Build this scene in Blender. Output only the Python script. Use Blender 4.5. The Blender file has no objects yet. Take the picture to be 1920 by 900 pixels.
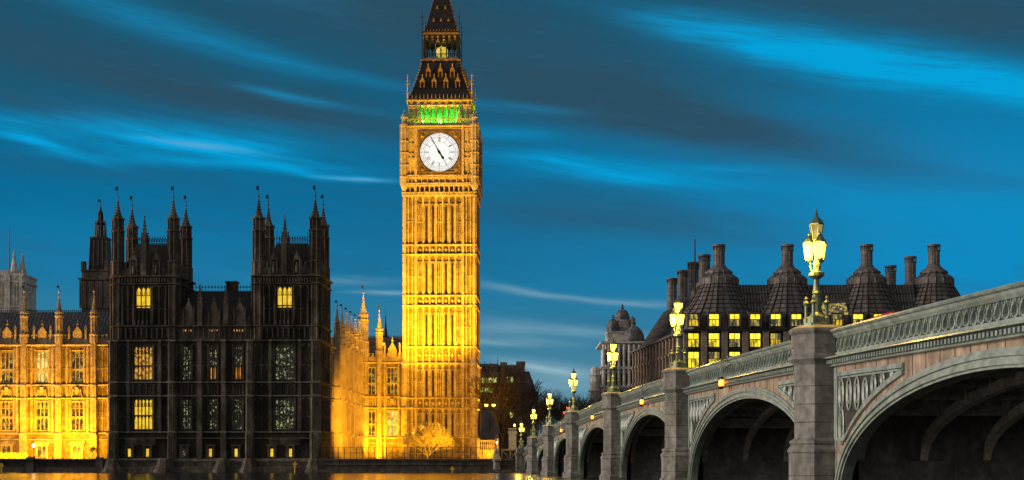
import bpy, math, random
from math import sin, cos, pi, sqrt, atan, atan2, radians
random.seed(7)
SC = bpy.context.scene
COL = SC.collection

# ------------------------------------------------------------------ camera
FPX, HORY, CAMZ = 2800.0, 870.0, 1.6      # focal length in photo pixels, horizon row, eye height above water
cd = bpy.data.cameras.new('camera')
cam = bpy.data.objects.new('camera', cd); COL.objects.link(cam)
cam.location = (0, 0, CAMZ); cam.rotation_euler = (radians(90), 0, 0)
cd.sensor_width = 36.0; cd.lens = 36.0 * FPX / 1920.0
cd.shift_y = (HORY - 450.0) / 1920.0
cd.clip_start = 0.5; cd.clip_end = 6000
SC.camera = cam
SC.view_settings.view_transform = 'Standard'
SC.view_settings.look = 'None'
SC.view_settings.exposure = 0.0
SC.view_settings.gamma = 1.0
SC.view_settings.use_curve_mapping = False

def lin(r, g, b):
    f = lambda c: (c/255/12.92) if c/255 <= .04045 else ((c/255+.055)/1.055)**2.4
    return (f(r), f(g), f(b), 1.0)

# ------------------------------------------------------------------ world: dusk sky with wind-drawn cloud
W = bpy.data.worlds.new('World'); SC.world = W; W.use_nodes = True
NT = W.node_tree; NT.nodes.clear()
def wn(t, **k):
    n = NT.nodes.new(t)
    for a, b in k.items(): setattr(n, a, b)
    return n
def lk(a, b): NT.links.new(a, b)
def wmath(op, a, b=None, c=None, clamp=False):
    n = wn('ShaderNodeMath', operation=op, use_clamp=clamp)
    for i, x in enumerate((a, b, c)):
        if x is None: continue
        if isinstance(x, (int, float)): n.inputs[i].default_value = x
        else: lk(x, n.inputs[i])
    return n.outputs[0]
def wmix(f, a, b, typ='MIX'):
    n = wn('ShaderNodeMix', data_type='RGBA', blend_type=typ)
    for i, x in ((0, f), (6, a), (7, b)):
        if isinstance(x, (int, float, tuple)): n.inputs[i].default_value = x
        else: lk(x, n.inputs[i])
    return n.outputs[2]
def wramp(f, stops, interp='LINEAR'):
    n = wn('ShaderNodeValToRGB'); r = n.color_ramp; r.interpolation = interp
    while len(r.elements) > 1: r.elements.remove(r.elements[-1])
    r.elements[0].position = stops[0][0]; r.elements[0].color = stops[0][1]
    for p, c in stops[1:]:
        e = r.elements.new(p); e.color = c
    lk(f, n.inputs[0]); return n.outputs[0]
tc = wn('ShaderNodeTexCoord')
sx = wn('ShaderNodeSeparateXYZ'); lk(tc.outputs['Generated'], sx.inputs[0])
az = wmath('ARCTAN2', sx.outputs[0], sx.outputs[1])
el = wmath('ARCSINE', sx.outputs[2])
A = wmath('MULTIPLY', az, 2800.0); E = wmath('MULTIPLY', el, 2800.0)
cv = wn('ShaderNodeCombineXYZ'); lk(A, cv.inputs[0]); lk(E, cv.inputs[1])
def wmap(loc, rot, scale, vec):
    m = wn('ShaderNodeMapping', vector_type='TEXTURE')
    m.inputs['Location'].default_value = loc; m.inputs['Rotation'].default_value = (0, 0, rot)
    m.inputs['Scale'].default_value = scale; lk(vec, m.inputs['Vector']); return m.outputs[0]
def wnoise(vec, detail=4, rough=.55, scale=1.0):
    n = wn('ShaderNodeTexNoise'); n.inputs['Scale'].default_value = scale
    n.inputs['Detail'].default_value = detail; n.inputs['Roughness'].default_value = rough
    lk(vec, n.inputs['Vector']); return n
# gentle warp of the cloud coordinates
wz = wnoise(wmap((0,0,0), radians(-9), (420, 130, 1), cv.outputs[0]), 3)
sub = wn('ShaderNodeVectorMath', operation='SUBTRACT'); lk(wz.outputs['Color'], sub.inputs[0]); sub.inputs[1].default_value = (.5,.5,.5)
scl = wn('ShaderNodeVectorMath', operation='MULTIPLY'); lk(sub.outputs[0], scl.inputs[0]); scl.inputs[1].default_value = (95, 20, 0)
addv = wn('ShaderNodeVectorMath', operation='ADD'); lk(cv.outputs[0], addv.inputs[0]); lk(scl.outputs[0], addv.inputs[1])
WV = addv.outputs[0]
fine = wnoise(wmap((37,11,0), radians(-8), (130, 11, 1), WV), 6, .58).outputs['Fac']
broad = wnoise(wmap((937,-411,0), radians(-9), (620, 95, 1), WV), 4, .55).outputs['Fac']
fine_c = wmath('MULTIPLY_ADD', fine, 1.7, -.35, clamp=True)
Ef = wmath('DIVIDE', E, 1000.0, clamp=True)
base = wramp(Ef, [(0, lin(96,134,150)), (.12, lin(84,136,158)), (.22, lin(58,126,156)), (.33, lin(28,116,156)), (.46, lin(3,106,150)),
                  (.56, lin(3,100,142)), (.68, lin(16,90,122)), (.80, lin(27,83,109)), (1.0, lin(28,75,98))])
def blob(px, py, L, Wd, ang, gain=1.0, vec=None):
    v = wmap((px-960, 870-py, 0), radians(-ang), (L, Wd, 1), vec or WV)
    d = wn('ShaderNodeVectorMath', operation='DOT_PRODUCT'); lk(v, d.inputs[0]); lk(v, d.inputs[1])
    e = wmath('EXPONENT', wmath('MULTIPLY', d.outputs['Value'], -1.0))
    return wmath('MULTIPLY', e, gain) if gain != 1.0 else e
def total(lst):
    s = lst[0]
    for x in lst[1:]: s = wmath('ADD', s, x)
    return s
glow = total([blob(1640, 400, 560, 190, 4, .85), blob(300, 470, 420, 110, 0, .22), blob(1860, 470, 260, 160, 0, .55)])
c = wmix(wmath('MINIMUM', glow, 1.0), base, lin(6,138,194))
dark = total([blob(1060, 150, 420, 85, 12, .75), blob(200, 165, 480, 62, 10, .75), blob(1180, 425, 420, 55, 4, .6),
              blob(560, 230, 300, 40, 8, .5), blob(1500, 40, 460, 40, 12, .55), blob(700, 40, 300, 60, 8, .6),
              blob(1300, 250, 520, 50, 11, .75), blob(1850, 90, 260, 60, 14, .6), blob(90, 240, 260, 26, 6, .5), blob(120, 340, 330, 24, 3, .25)])
darkm = wmath('MULTIPLY', dark, wmath('MULTIPLY_ADD', broad, 2.0, -.08, clamp=True), clamp=True)
c = wmix(wmath('MULTIPLY', darkm, .92), c, lin(44, 76, 94))
fb = wmath('MULTIPLY_ADD', fine, 2.4, -1.28, clamp=True)
c = wmix(wmath('MULTIPLY', fb, .16), c, lin(20, 128, 176))
fd = wmath('MULTIPLY_ADD', fine, -2.4, 1.05, clamp=True)
c = wmix(wmath('MULTIPLY', fd, .20), c, lin(30, 72, 96))
b2 = wmath('MULTIPLY_ADD', broad, 3.0, -1.45, clamp=True)
c = wmix(wmath('MULTIPLY', b2, .40), c, lin(34, 76, 100))
st = [(1480,120,200,34,13,.75),(1290,85,110,22,14,.40),(1600,165,190,34,14,.55),(1740,180,190,30,16,.65),(1890,215,150,32,20,1.0),(1560,150,300,22,14,.4),
      (200,60,200,24,13,.30),(420,115,190,22,12,.32),(640,160,160,10,10,.30),(120,18,120,13,11,.30),(480,20,150,20,8,.18),(520,196,70,7,9,.42),(600,212,130,8,8,.2),
      (60,292,70,9,7,.75),(150,312,80,8,12,.6),(400,291,125,15,6,1.2),(330,285,270,34,2,.7),(420,322,260,9,1,.55),(560,333,60,6,10,.75),(670,342,85,6,2,.85),(40,268,120,14,0,.35),
      (1060,312,150,16,5,.85),(1190,343,150,13,4,.95),(1330,326,110,9,3,.35),(960,262,90,12,4,.45),(980,215,110,9,5,.3)]
bright = wmath('MULTIPLY', total([blob(*s) for s in st]), wmath('MULTIPLY_ADD', fine_c, .9, .3), clamp=True)
c = wmix(bright, c, lin(0, 160, 218))
pale = [(395,291,75,5,6,.35),(672,343,60,3,2,.3),(960,546,80,6,9,.36),(1080,562,120,5,5,.34),(1210,570,90,6,2,.3),(720,553,60,4,2,.45),(950,640,100,8,3,.5),
        (1030,690,90,12,8,.85),(930,615,120,14,2,.3),(640,530,110,8,2,.25),(1120,625,120,10,4,.35),(1010,720,160,22,3,.4)]
palem = wmath('MULTIPLY', total([blob(*s) for s in pale]), wmath('MULTIPLY_ADD', fine_c, .9, .35), clamp=True)
c = wmix(palem, c, lin(150, 186, 200))
# the sky away from the afterglow (overhead, and to the east behind the viewer) is unseen, coloured dim and neutral to keep teal light off the fronts
yb = wmath('MULTIPLY_ADD', sx.outputs[1], -1.9, .55, clamp=True)
zb = wmath('MULTIPLY_ADD', sx.outputs[2], 2.2, -.85, clamp=True)
back = wmath('MAXIMUM', yb, zb)
low = wmath('MULTIPLY_ADD', sx.outputs[2], -3.2, 1.0, clamp=True)          # unseen warm band added low behind the viewer to light the bridge arches
c = wmix(back, c, wmix(low, (.19, .195, .20, 1), (.62, .55, .47, 1)))
sky = wn('ShaderNodeTexSky', sky_type='NISHITA'); sky.sun_disc = False
sky.sun_elevation = radians(14); sky.sun_rotation = radians(263)
sk = wmix(.0008, c, sky.outputs[0])
bg = wn('ShaderNodeBackground'); lk(sk, bg.inputs[0]); bg.inputs[1].default_value = 1.0
out = wn('ShaderNodeOutputWorld'); lk(bg.outputs[0], out.inputs[0])

# one soft "sun": the last warm light of the sky, low from the left
sd = bpy.data.lights.new('sun', 'SUN'); sd.energy = 3.3; sd.angle = radians(25); sd.color = (1.0, .84, .68)
so = bpy.data.objects.new('sun', sd); COL.objects.link(so)
so.rotation_euler = (radians(79), 0, radians(-83))

# ------------------------------------------------------------------ frames and mesh builder
class Frame:
    def __init__(s, ang, ox=0, oy=0): s.a, s.ox, s.oy = ang, ox, oy
    def world(s, a, b, z=0): return (s.ox + a*cos(s.a) - b*sin(s.a), s.oy + a*sin(s.a) + b*cos(s.a), z)
TH = atan(85/2800); PAL = Frame(-TH); WLD = Frame(0.0)
PHI = atan(.0532); BRG = Frame(PHI, 15.75, 0)
def pal(px, V):
    """photo column -> along-front coordinate on the palace plane at depth V, and the metres per pixel there"""
    dx = (px-960)/FPX; t = V/(dx*sin(TH)+cos(TH))
    return t*(dx*cos(TH)-sin(TH)), t
def PU(px, V): return pal(px, V)[0]
def PZ(py, V, px=700): return CAMZ + pal(px, V)[1]*(HORY-py)/FPX
def WX(px, Y): return (px-960)/FPX*Y
def WZ(py, Y): return CAMZ + (HORY-py)/FPX*Y

ORG, FRM = {}, {}
class MB:
    def __init__(s, T=None): s.v = []; s.f = []; s.T = T
    def p(s, x, y, z):
        s.v.append(s.T(x, y, z) if s.T else (x, y, z)); return len(s.v)-1
    def face(s, pts): s.f.append([s.p(*q) for q in pts])
    def box(s, x0, x1, y0, y1, z0, z1):
        i = [s.p(x, y, z) for z in (z0, z1) for x, y in ((x0,y0),(x1,y0),(x1,y1),(x0,y1))]
        for q in ((0,3,2,1),(4,5,6,7),(0,1,5,4),(1,2,6,5),(2,3,7,6),(3,0,4,7)): s.f.append([i[k] for k in q])
    def hexa(s, bot, top):
        i = [s.p(*q) for q in bot+top]; n = len(bot)
        s.f.append(i[:n][::-1]); s.f.append(i[n:])
        for k in range(n): m = (k+1) % n; s.f.append([i[k], i[m], i[n+m], i[n+k]])
    def frus(s, cx, cy, z0, z1, hx0, hy0, hx1, hy1):
        s.hexa([(cx-hx0,cy-hy0,z0),(cx+hx0,cy-hy0,z0),(cx+hx0,cy+hy0,z0),(cx-hx0,cy+hy0,z0)],
               [(cx-hx1,cy-hy1,z1),(cx+hx1,cy-hy1,z1),(cx+hx1,cy+hy1,z1),(cx-hx1,cy+hy1,z1)])
    def lathe(s, cx, cy, prof, n=8, rot=None, a0=None, a1=None):
        rot = pi/n if rot is None else rot
        rings = []
        for r, z in prof:
            rings.append([s.p(cx+r*cos(rot+2*pi*k/n), cy+r*sin(rot+2*pi*k/n), z) for k in range(n)])
        for a, b in zip(rings, rings[1:]):
            for k in range(n): m = (k+1) % n; s.f.append([a[k], a[m], b[m], b[k]])
        s.f.append(rings[0][::-1]); s.f.append(rings[-1])
    def sweep_u(s, u0, u1, prof):
        """closed (y,z) profile run along x"""
        a = [s.p(u0, y, z) for y, z in prof]; b = [s.p(u1, y, z) for y, z in prof]; n = len(prof)
        s.f.append(a[::-1]); s.f.append(b)
        for k in range(n): m = (k+1) % n; s.f.append([a[k], a[m], b[m], b[k]])
    def loft(s, rings, closed=True, caps=True):
        R = [[s.p(*q) for q in r] for r in rings]; n = len(R[0])
        for a, b in zip(R, R[1:]):
            for k in range(n if closed else n-1): m = (k+1) % n; s.f.append([a[k], a[m], b[m], b[k]])
        if caps: s.f.append(R[0][::-1]); s.f.append(R[-1])
    def tube(s, p0, p1, r0, r1=None, n=5):
        r1 = r0 if r1 is None else r1
        d = [p1[i]-p0[i] for i in range(3)]; L = sqrt(sum(q*q for q in d)) or 1e-6; d = [q/L for q in d]
        a = (0,0,1) if abs(d[2]) < .9 else (1,0,0)
        e = (d[1]*a[2]-d[2]*a[1], d[2]*a[0]-d[0]*a[2], d[0]*a[1]-d[1]*a[0]); l = sqrt(sum(q*q for q in e)); e = [q/l for q in e]
        g = (d[1]*e[2]-d[2]*e[1], d[2]*e[0]-d[0]*e[2], d[0]*e[1]-d[1]*e[0])
        rg = []
        for c, r in ((p0, r0), (p1, r1)):
            rg.append([tuple(c[i]+r*(cos(2*pi*k/n)*e[i]+sin(2*pi*k/n)*g[i]) for i in range(3)) for k in range(n)])
        s.loft(rg)
    def poly_y(s, pts, y0, y1):
        """(x,z) outline extruded along y"""
        a = [s.p(x, y0, z) for x, z in pts]; b = [s.p(x, y1, z) for x, z in pts]; n = len(pts)
        s.f.append(a); s.f.append(b[::-1])
        for k in range(n): m = (k+1) % n; s.f.append([a[m], a[k], b[k], b[m]])
    def spandrel(s, u0, u1, zs, zt, y0, y1, seg=4):
        """the two stone corners above a pointed arch filling u0..u1 x zs..zt"""
        a = (u1-u0)/2; h = zt-zs
        for sg in (1, -1):
            c = []
            for k in range(seg+1):
                ph = radians(60)*k/seg
                x = (2*a*(1-cos(ph))); z = zs+h*sin(ph)/sin(radians(60))
                c.append(((u0+x) if sg > 0 else (u1-x), z))
            for (xa, za), (xb, zb) in zip(c, c[1:]):
                s.face([(xa,y0,za),(xb,y0,zb),(xb,y0,zt),(xa,y0,zt)])
                s.face([(xa,y0,za),(xa,y1,za),(xb,y1,zb),(xb,y0,zb)])
    def panels(s, u0, u1, z0, z1, n, y, d=.14, rib=.13, head=True):
        """blind tracery: n upright panels with pointed heads standing d proud of plane y"""
        w = (u1-u0)/n
        for k in range(n+1):
            x = u0+k*w; s.box(x-rib/2, x+rib/2, y-d, y, z0, z1)
        if head:
            hh = min(w*.95, (z1-z0)*.3)
            for k in range(n): s.spandrel(u0+k*w, u0+(k+1)*w, z1-hh, z1, y-d*.7, y)
    def string(s, u0, u1, z, h=.35, d=.3, y=0.0):
        s.sweep_u(u0, u1, [(y+.08, z-h/2), (y-d*.45, z-h/2), (y-d, z-.05), (y-d, z+h*.2), (y+.08, z+h/2)])
    def skin(s, u0, u1, z0, z1, holes, y0, y1):
        xs = sorted(set([u0, u1]+[max(u0, min(u1, q)) for h in holes for q in h[:2]]))
        for a, b in zip(xs, xs[1:]):
            if b-a < 1e-4: continue
            m = (a+b)/2; zz = z0
            for h in sorted([h for h in holes if h[0] < m < h[1]], key=lambda h: h[2]):
                if h[2] > zz+1e-4: s.box(a, b, y0, y1, zz, h[2])
                zz = h[3]
            if z1 > zz+1e-4: s.box(a, b, y0, y1, zz, z1)
    def merge(s, o, f=None):
        n = len(s.v); s.v += [f(*q) for q in o.v] if f else o.v; s.f += [[i+n for i in q] for q in o.f]

def mesh(name, mb, mat, off=(0,0,0)):
    me = bpy.data.meshes.new(name)
    me.from_pydata([(x-off[0], y-off[1], z-off[2]) for x, y, z in mb.v], [], mb.f)
    me.materials.append(mat); me.update(); return me
def thing(name, label, cat, frame, org, group=None):
    o = bpy.data.objects.new(name, None); COL.objects.link(o); o.empty_display_size = .5
    o.location = frame.world(*org); o.rotation_euler = (0, 0, frame.a)
    o['label'] = label; o['category'] = cat
    if group: o['group'] = group
    ORG[o] = org; FRM[o] = frame
    return o
def solo(name, mb, mat, label, cat, frame, org, group=None, kind=None):
    o = bpy.data.objects.new(name, mesh(name, mb, mat, org)); COL.objects.link(o)
    o.location = frame.world(*org); o.rotation_euler = (0, 0, frame.a)
    if kind: o['kind'] = kind
    else: o['label'] = label; o['category'] = cat
    if group: o['group'] = group
    ORG[o] = org; FRM[o] = frame
    return o
def part(name, mb, mat, par, loc=None, rotz=0, label=None):
    """loc None: mb is in frame coordinates; else mb is local to loc"""
    po = ORG[par]
    if loc is None:
        o = bpy.data.objects.new(name, mesh(name, mb, mat, po)); ORG[o] = po
    else:
        o = bpy.data.objects.new(name, mb if isinstance(mb, bpy.types.Mesh) else mesh(name, mb, mat))
        o.location = tuple(loc[i]-po[i] for i in range(3)); o.rotation_euler = (0, 0, rotz); ORG[o] = (0,0,0)
    COL.objects.link(o); o.parent = par
    if label: o['label'] = label
    return o
def clone(o, par, loc, rotz=0):
    """copy of a part and its sub-parts at frame position loc under par"""
    c = o.copy(); COL.objects.link(c); c.parent = par; po = ORG[par]
    c.location = tuple(loc[i]-po[i] for i in range(3)); c.rotation_euler = (0, 0, rotz); ORG[c] = (0,0,0)
    for ch in list(o.children):
        d = ch.copy(); COL.objects.link(d); d.parent = c
    return c
def clone_tree(o, loc, frame, label, rotz=0):
    """copy of a thing with its parts and sub-parts"""
    c = o.copy(); COL.objects.link(c); c.location = frame.world(*loc); c.rotation_euler = (0, 0, frame.a+rotz)
    c['label'] = label; ORG[c] = loc; FRM[c] = frame
    for ch in list(o.children):
        d = ch.copy(); COL.objects.link(d); d.parent = c
        for g in list(ch.children):
            e = g.copy(); COL.objects.link(e); e.parent = d
    return c

# ------------------------------------------------------------------ materials
def mat(name, c1, c2, scale=.6, rough=.85, metal=0.0, bump=0.0, zst=1.0, spec=.3, detail=6, third=None, brick=None):
    m = bpy.data.materials.new(name); m.use_nodes = True; nt = m.node_tree; b = nt.nodes['Principled BSDF']
    g = nt.nodes.new('ShaderNodeNewGeometry'); mp = nt.nodes.new('ShaderNodeMapping')
    mp.inputs['Scale'].default_value = (scale, scale, scale*zst); nt.links.new(g.outputs['Position'], mp.inputs['Vector'])
    n = nt.nodes.new('ShaderNodeTexNoise'); n.inputs['Detail'].default_value = detail; n.inputs['Roughness'].default_value = .65
    n.inputs['Scale'].default_value = 1.0; nt.links.new(mp.outputs[0], n.inputs['Vector'])
    r = nt.nodes.new('ShaderNodeValToRGB'); e = r.color_ramp.elements
    e[0].position = .33; e[0].color = (*c1, 1); e[1].position = .68; e[1].color = (*c2, 1)
    if third: q = e.new(.5); q.color = (*third, 1)
    nt.links.new(n.outputs['Fac'], r.inputs[0])
    col = r.outputs[0]
    if brick:
        n2 = nt.nodes.new('ShaderNodeTexNoise'); n2.inputs['Scale'].default_value = brick; n2.inputs['Detail'].default_value = 3
        nt.links.new(g.outputs['Position'], n2.inputs['Vector'])
        mr = nt.nodes.new('ShaderNodeMapRange'); mr.inputs[1].default_value = .3; mr.inputs[2].default_value = .7; mr.inputs[3].default_value = .62; mr.inputs[4].default_value = 1.2
        nt.links.new(n2.outputs['Fac'], mr.inputs[0])
        mx = nt.nodes.new('ShaderNodeMix'); mx.data_type = 'RGBA'; mx.blend_type = 'MULTIPLY'; mx.inputs[0].default_value = 1
        nt.links.new(col, mx.inputs[6]); nt.links.new(mr.outputs[0], mx.inputs[7]); col = mx.outputs[2]
    nt.links.new(col, b.inputs['Base Color'])
    b.inputs['Roughness'].default_value = rough; b.inputs['Metallic'].default_value = metal
    b.inputs['Specular IOR Level'].default_value = spec
    if bump:
        bp = nt.nodes.new('ShaderNodeBump'); bp.inputs['Strength'].default_value = bump; bp.inputs['Distance'].default_value = .15
        nt.links.new(n.outputs['Fac'], bp.inputs['Height']); nt.links.new(bp.outputs[0], b.inputs['Normal'])
    return m
def emit(name, c, s, var=0.0, scale=1.0, c2=None, lo=.35, hi=.65, zs=1.0):
    """a pane or lamp that gives off light; var mixes towards c2 by a noise (curtains, furniture, lead lights)"""
    m = bpy.data.materials.new(name); m.use_nodes = True; nt = m.node_tree; b = nt.nodes['Principled BSDF']
    b.inputs['Base Color'].default_value = (.02,.02,.02,1); b.inputs['Roughness'].default_value = .25
    b.inputs['Emission Strength'].default_value = s; b.inputs['Emission Color'].default_value = (*c, 1)
    if var:
        g = nt.nodes.new('ShaderNodeNewGeometry'); n = nt.nodes.new('ShaderNodeTexNoise'); n.inputs['Scale'].default_value = scale
        n.inputs['Detail'].default_value = 3; mp = nt.nodes.new('ShaderNodeMapping'); mp.inputs['Scale'].default_value = (1, 1, zs)
        nt.links.new(g.outputs['Position'], mp.inputs['Vector']); nt.links.new(mp.outputs[0], n.inputs['Vector'])
        r = nt.nodes.new('ShaderNodeValToRGB'); e = r.color_ramp.elements
        e[0].position = lo; e[0].color = (*(c2 or (0,0,0)), 1); e[1].position = hi; e[1].color = (*c, 1)
        nt.links.new(n.outputs['Fac'], r.inputs[0]); nt.links.new(r.outputs[0], b.inputs['Emission Color'])
    return m
M = dict(
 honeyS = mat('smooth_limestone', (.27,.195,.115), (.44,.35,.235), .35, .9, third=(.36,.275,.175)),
 honeyShade = mat('shade_toned_limestone', (.095,.062,.032), (.27,.195,.115), .7, .9, bump=.25, third=(.17,.12,.066), brick=2.6),  # same limestone darkened, so recessed walls carry shade in their colour
 sootShade = mat('shade_toned_soot_ashlar', (.010,.008,.007), (.05,.042,.034), .55, .9, bump=.3, zst=.35, third=(.026,.022,.018), brick=2.2),  # sooty stone made darker still: recess shade put into the colour
 honey = mat('honey_limestone', (.25,.18,.105), (.46,.37,.25), .7, .9, bump=.25, third=(.37,.285,.18), brick=2.6),
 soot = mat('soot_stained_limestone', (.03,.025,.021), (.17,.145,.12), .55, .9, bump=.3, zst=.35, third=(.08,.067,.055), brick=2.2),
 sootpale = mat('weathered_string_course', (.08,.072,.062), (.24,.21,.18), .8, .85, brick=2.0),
 slate = mat('blue_slate', (.035,.036,.048), (.085,.085,.10), .9, .6, bump=.1, brick=1.6),
 ironroof = mat('cast_iron_roof', (.016,.015,.016), (.042,.038,.036), 1.3, .55, metal=.2, brick=2),
 gilt = mat('dull_gilding', (.30,.15,.03), (.62,.36,.09), 2.0, .45, metal=.55),
 iron = mat('dark_iron', (.012,.012,.013), (.035,.034,.032), 2.5, .5, metal=.4),
 granite = mat('grey_granite', (.12,.12,.113), (.27,.268,.255), 1.1, .8, bump=.15, third=(.19,.188,.178), zst=.35, brick=3),
 graniteD = mat('dark_river_wall_stone', (.035,.03,.026), (.13,.115,.10), .8, .85, bump=.3, zst=.5, third=(.075,.066,.058), brick=3),
 weed = mat('wet_algae_stone', (.02,.02,.012), (.06,.058,.035), .9, .6, bump=.3),
 bgreen = mat('grey_green_bridge_paint', (.20,.25,.23), (.31,.375,.35), 1.0, .38, bump=.04, zst=.25, spec=.5, third=(.26,.315,.29), brick=2),
 bwall = mat('weathered_spandrel_paint', (.23,.175,.135), (.50,.385,.29), .9, .6, zst=.16, third=(.32,.245,.185), brick=2.2),
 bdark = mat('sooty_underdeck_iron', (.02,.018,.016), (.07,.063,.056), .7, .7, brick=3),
 brib = mat('dull_rib_iron', (.42,.385,.34), (.72,.67,.6), .8, .65, brick=4),
 lampgreen = mat('lamp_green_gilt', (.07,.115,.085), (.15,.19,.12), 2.0, .4, metal=.2, spec=.5),
 asphalt = mat('asphalt', (.035,.035,.035), (.065,.064,.06), 1.2, .9),
 earth = mat('embankment_ground', (.05,.045,.035), (.11,.10,.08), .3, .95),
 bronze = mat('bronze_brown_cladding', (.075,.068,.068), (.18,.165,.162), .6, .6, metal=.1, third=(.12,.109,.108), brick=1.3),
 bronzeD = mat('dark_seam_bronze', (.014,.012,.011), (.03,.026,.024), 1, .6, metal=.2),
 sandst = mat('pink_sandstone_pier', (.24,.18,.145), (.42,.33,.265), .8, .85, brick=2),
 portland = mat('pale_portland_stone', (.36,.345,.32), (.66,.64,.60), .25, .85, bump=.1, brick=.8),
 lead = mat('grey_lead_dome', (.07,.075,.085), (.15,.155,.165), .5, .6, brick=1),
 bldg = mat('dark_office_stone', (.06,.056,.058), (.15,.135,.13), .2, .85, brick=.7),
 bark = mat('bare_bark', (.03,.022,.017), (.085,.066,.052), 2, .9),
 twig = mat('pale_winter_twigs', (.24,.19,.10), (.46,.38,.22), 2, .9),
 leaf = mat('clipped_hedge_leaf', (.035,.055,.012), (.11,.13,.035), 3, .8),
 glass = mat('dark_window_glass', (.008,.009,.010), (.02,.02,.022), 1.2, .15, spec=.6),
 blackpaint = mat('black_enamel', (.004,.004,.005), (.012,.012,.013), 1, .4),
 dialgold = mat('dial_frame_gilding', (.10,.065,.02), (.30,.20,.06), 1.5, .5, metal=.5),
 white = mat('white_van_paint', (.55,.55,.54), (.75,.75,.73), .5, .35, spec=.5),
 red = mat('red_bus_paint', (.40,.015,.012), (.55,.03,.02), .5, .35, spec=.5),
 rubber = mat('tyre_rubber', (.012,.012,.012), (.03,.03,.03), 2, .9),
 yellowp = mat('yellow_marker_paint', (.45,.28,.02), (.65,.42,.04), 1, .6),
 flag = mat('faded_flag_cloth', (.20,.10,.08), (.35,.20,.16), 2, .9),
)
G = dict(
 speck = emit('painted_lead_glints', (.62,.66,.28), .62, 1, 2.6, (.004,.005,.004), .53, .68),  # dark panes; reflected glints painted on as speckled emission
 amber = emit('amber_lit_glass', (1.0,.36,.03), 1.0, 1, 1.3, (.40,.11,.01), .3, .7),
 yellow = emit('yellow_lit_glass', (1.0,.68,.035), .95, 1, 1.2, (.75,.36,.01), .3, .6),
 orangey = emit('curtained_lit_glass', (.95,.47,.05), .85, 1, 1.8, (.10,.045,.012), .36, .62),
 wing = emit('wing_window_glow', (.60,.50,.08), .55, 1, 1.3, (.022,.018,.005), .48, .66),
 wingb = emit('wing_window_bright', (.92,.85,.22), .95, 1, 1.0, (.30,.24,.03), .36, .6),
 office = emit('office_lit_glass', (1.0,.82,.02), 1.2, 1, 1.5, (.34,.23,.02), .42, .52, .35),
 officew = emit('office_warm_glass', (.95,.62,.03), .85, 1, 1.8, (.16,.10,.01), .44, .56, .3),
 officed = emit('office_dim_glass', (.80,.60,.10), .7, 1, 1.4, (.07,.065,.06), .46, .60, .35),
 officeg = emit('far_office_glow', (.72,.85,.16), 1.5, 1, .6, (.10,.13,.05), .42, .55),
 dial = emit('backlit_opal_dial', (1.0,.97,.90), 1.25, 1, 1.2, (.86,.82,.72), .3, .6),
 lamp = emit('lamp_glass_glow', (1.0,.58,.055), 8),
 lampdim = emit('upper_lantern_glass', (.55,.45,.12), .8, 1, 3.0, (.25,.2,.07)),
 orange = emit('orange_navigation_glass', (1.0,.26,.01), 6),
 redl = emit('red_signal_glass', (1.0,.015,.01), 22),
 tail = emit('red_tail_glass', (1.0,.05,.01), 3.0),
 ayrton = emit('belfry_lantern_glow', (.95,.72,.08), .85, 1, 1.0, (.45,.32,.02)),
 globe = emit('globe_lamp_glass', (1.0,.80,.42), 16),
 green = emit('green_glow_glass', (.03,.9,.3), 1.0),
)
# ------------------------------------------------------------------ setting: water, land, river wall
mw = bpy.data.materials.new('river_water'); mw.use_nodes = True; nt = mw.node_tree; b = nt.nodes['Principled BSDF']
b.inputs['Base Color'].default_value = (.012,.014,.013,1); b.inputs['Roughness'].default_value = .16; b.inputs['IOR'].default_value = 1.33
g_ = nt.nodes.new('ShaderNodeNewGeometry'); mp = nt.nodes.new('ShaderNodeMapping'); mp.inputs['Scale'].default_value = (.35, .12, 1)
n_ = nt.nodes.new('ShaderNodeTexNoise'); n_.inputs['Scale'].default_value = 1; n_.inputs['Detail'].default_value = 4
bp = nt.nodes.new('ShaderNodeBump'); bp.inputs['Strength'].default_value = .25; bp.inputs['Distance'].default_value = .25
nt.links.new(g_.outputs['Position'], mp.inputs[0]); nt.links.new(mp.outputs[0], n_.inputs['Vector'])
nt.links.new(n_.outputs['Fac'], bp.inputs['Height']); nt.links.new(bp.outputs[0], b.inputs['Normal'])
m = MB(); m.face([(-900,-300,0),(900,-300,0),(900,300,0),(-900,300,0)])
solo('water', m, mw, '', '', WLD, (0,0,0), kind='structure')
GZ = 2.35
m = MB(); m.face([(-3000,284,GZ),(3000,284,GZ),(3000,5000,GZ),(-3000,5000,GZ)])
solo('ground', m, M['earth'], '', '', WLD, (0,284,GZ), kind='structure')
m = MB(); m.face([(-900,-300,-3),(900,-300,-3),(900,300,-3),(-900,300,-3)])
solo('riverbed', m, M['weed'], '', '', WLD, (0,0,-3), kind='structure')

# storey heights shared by the whole palace
Z1, Z2, Z3, ZC = 7.7, 14.6, 17.2, 25.1
UPW, LOW = (17.65, 24.0), (8.15, 13.95)

def rotT(o, ang):
    c, s = round(cos(ang)), round(sin(ang))
    return lambda a, b, z: (o[0]+a*c-b*s, o[1]+a*s+b*c, z)

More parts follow.
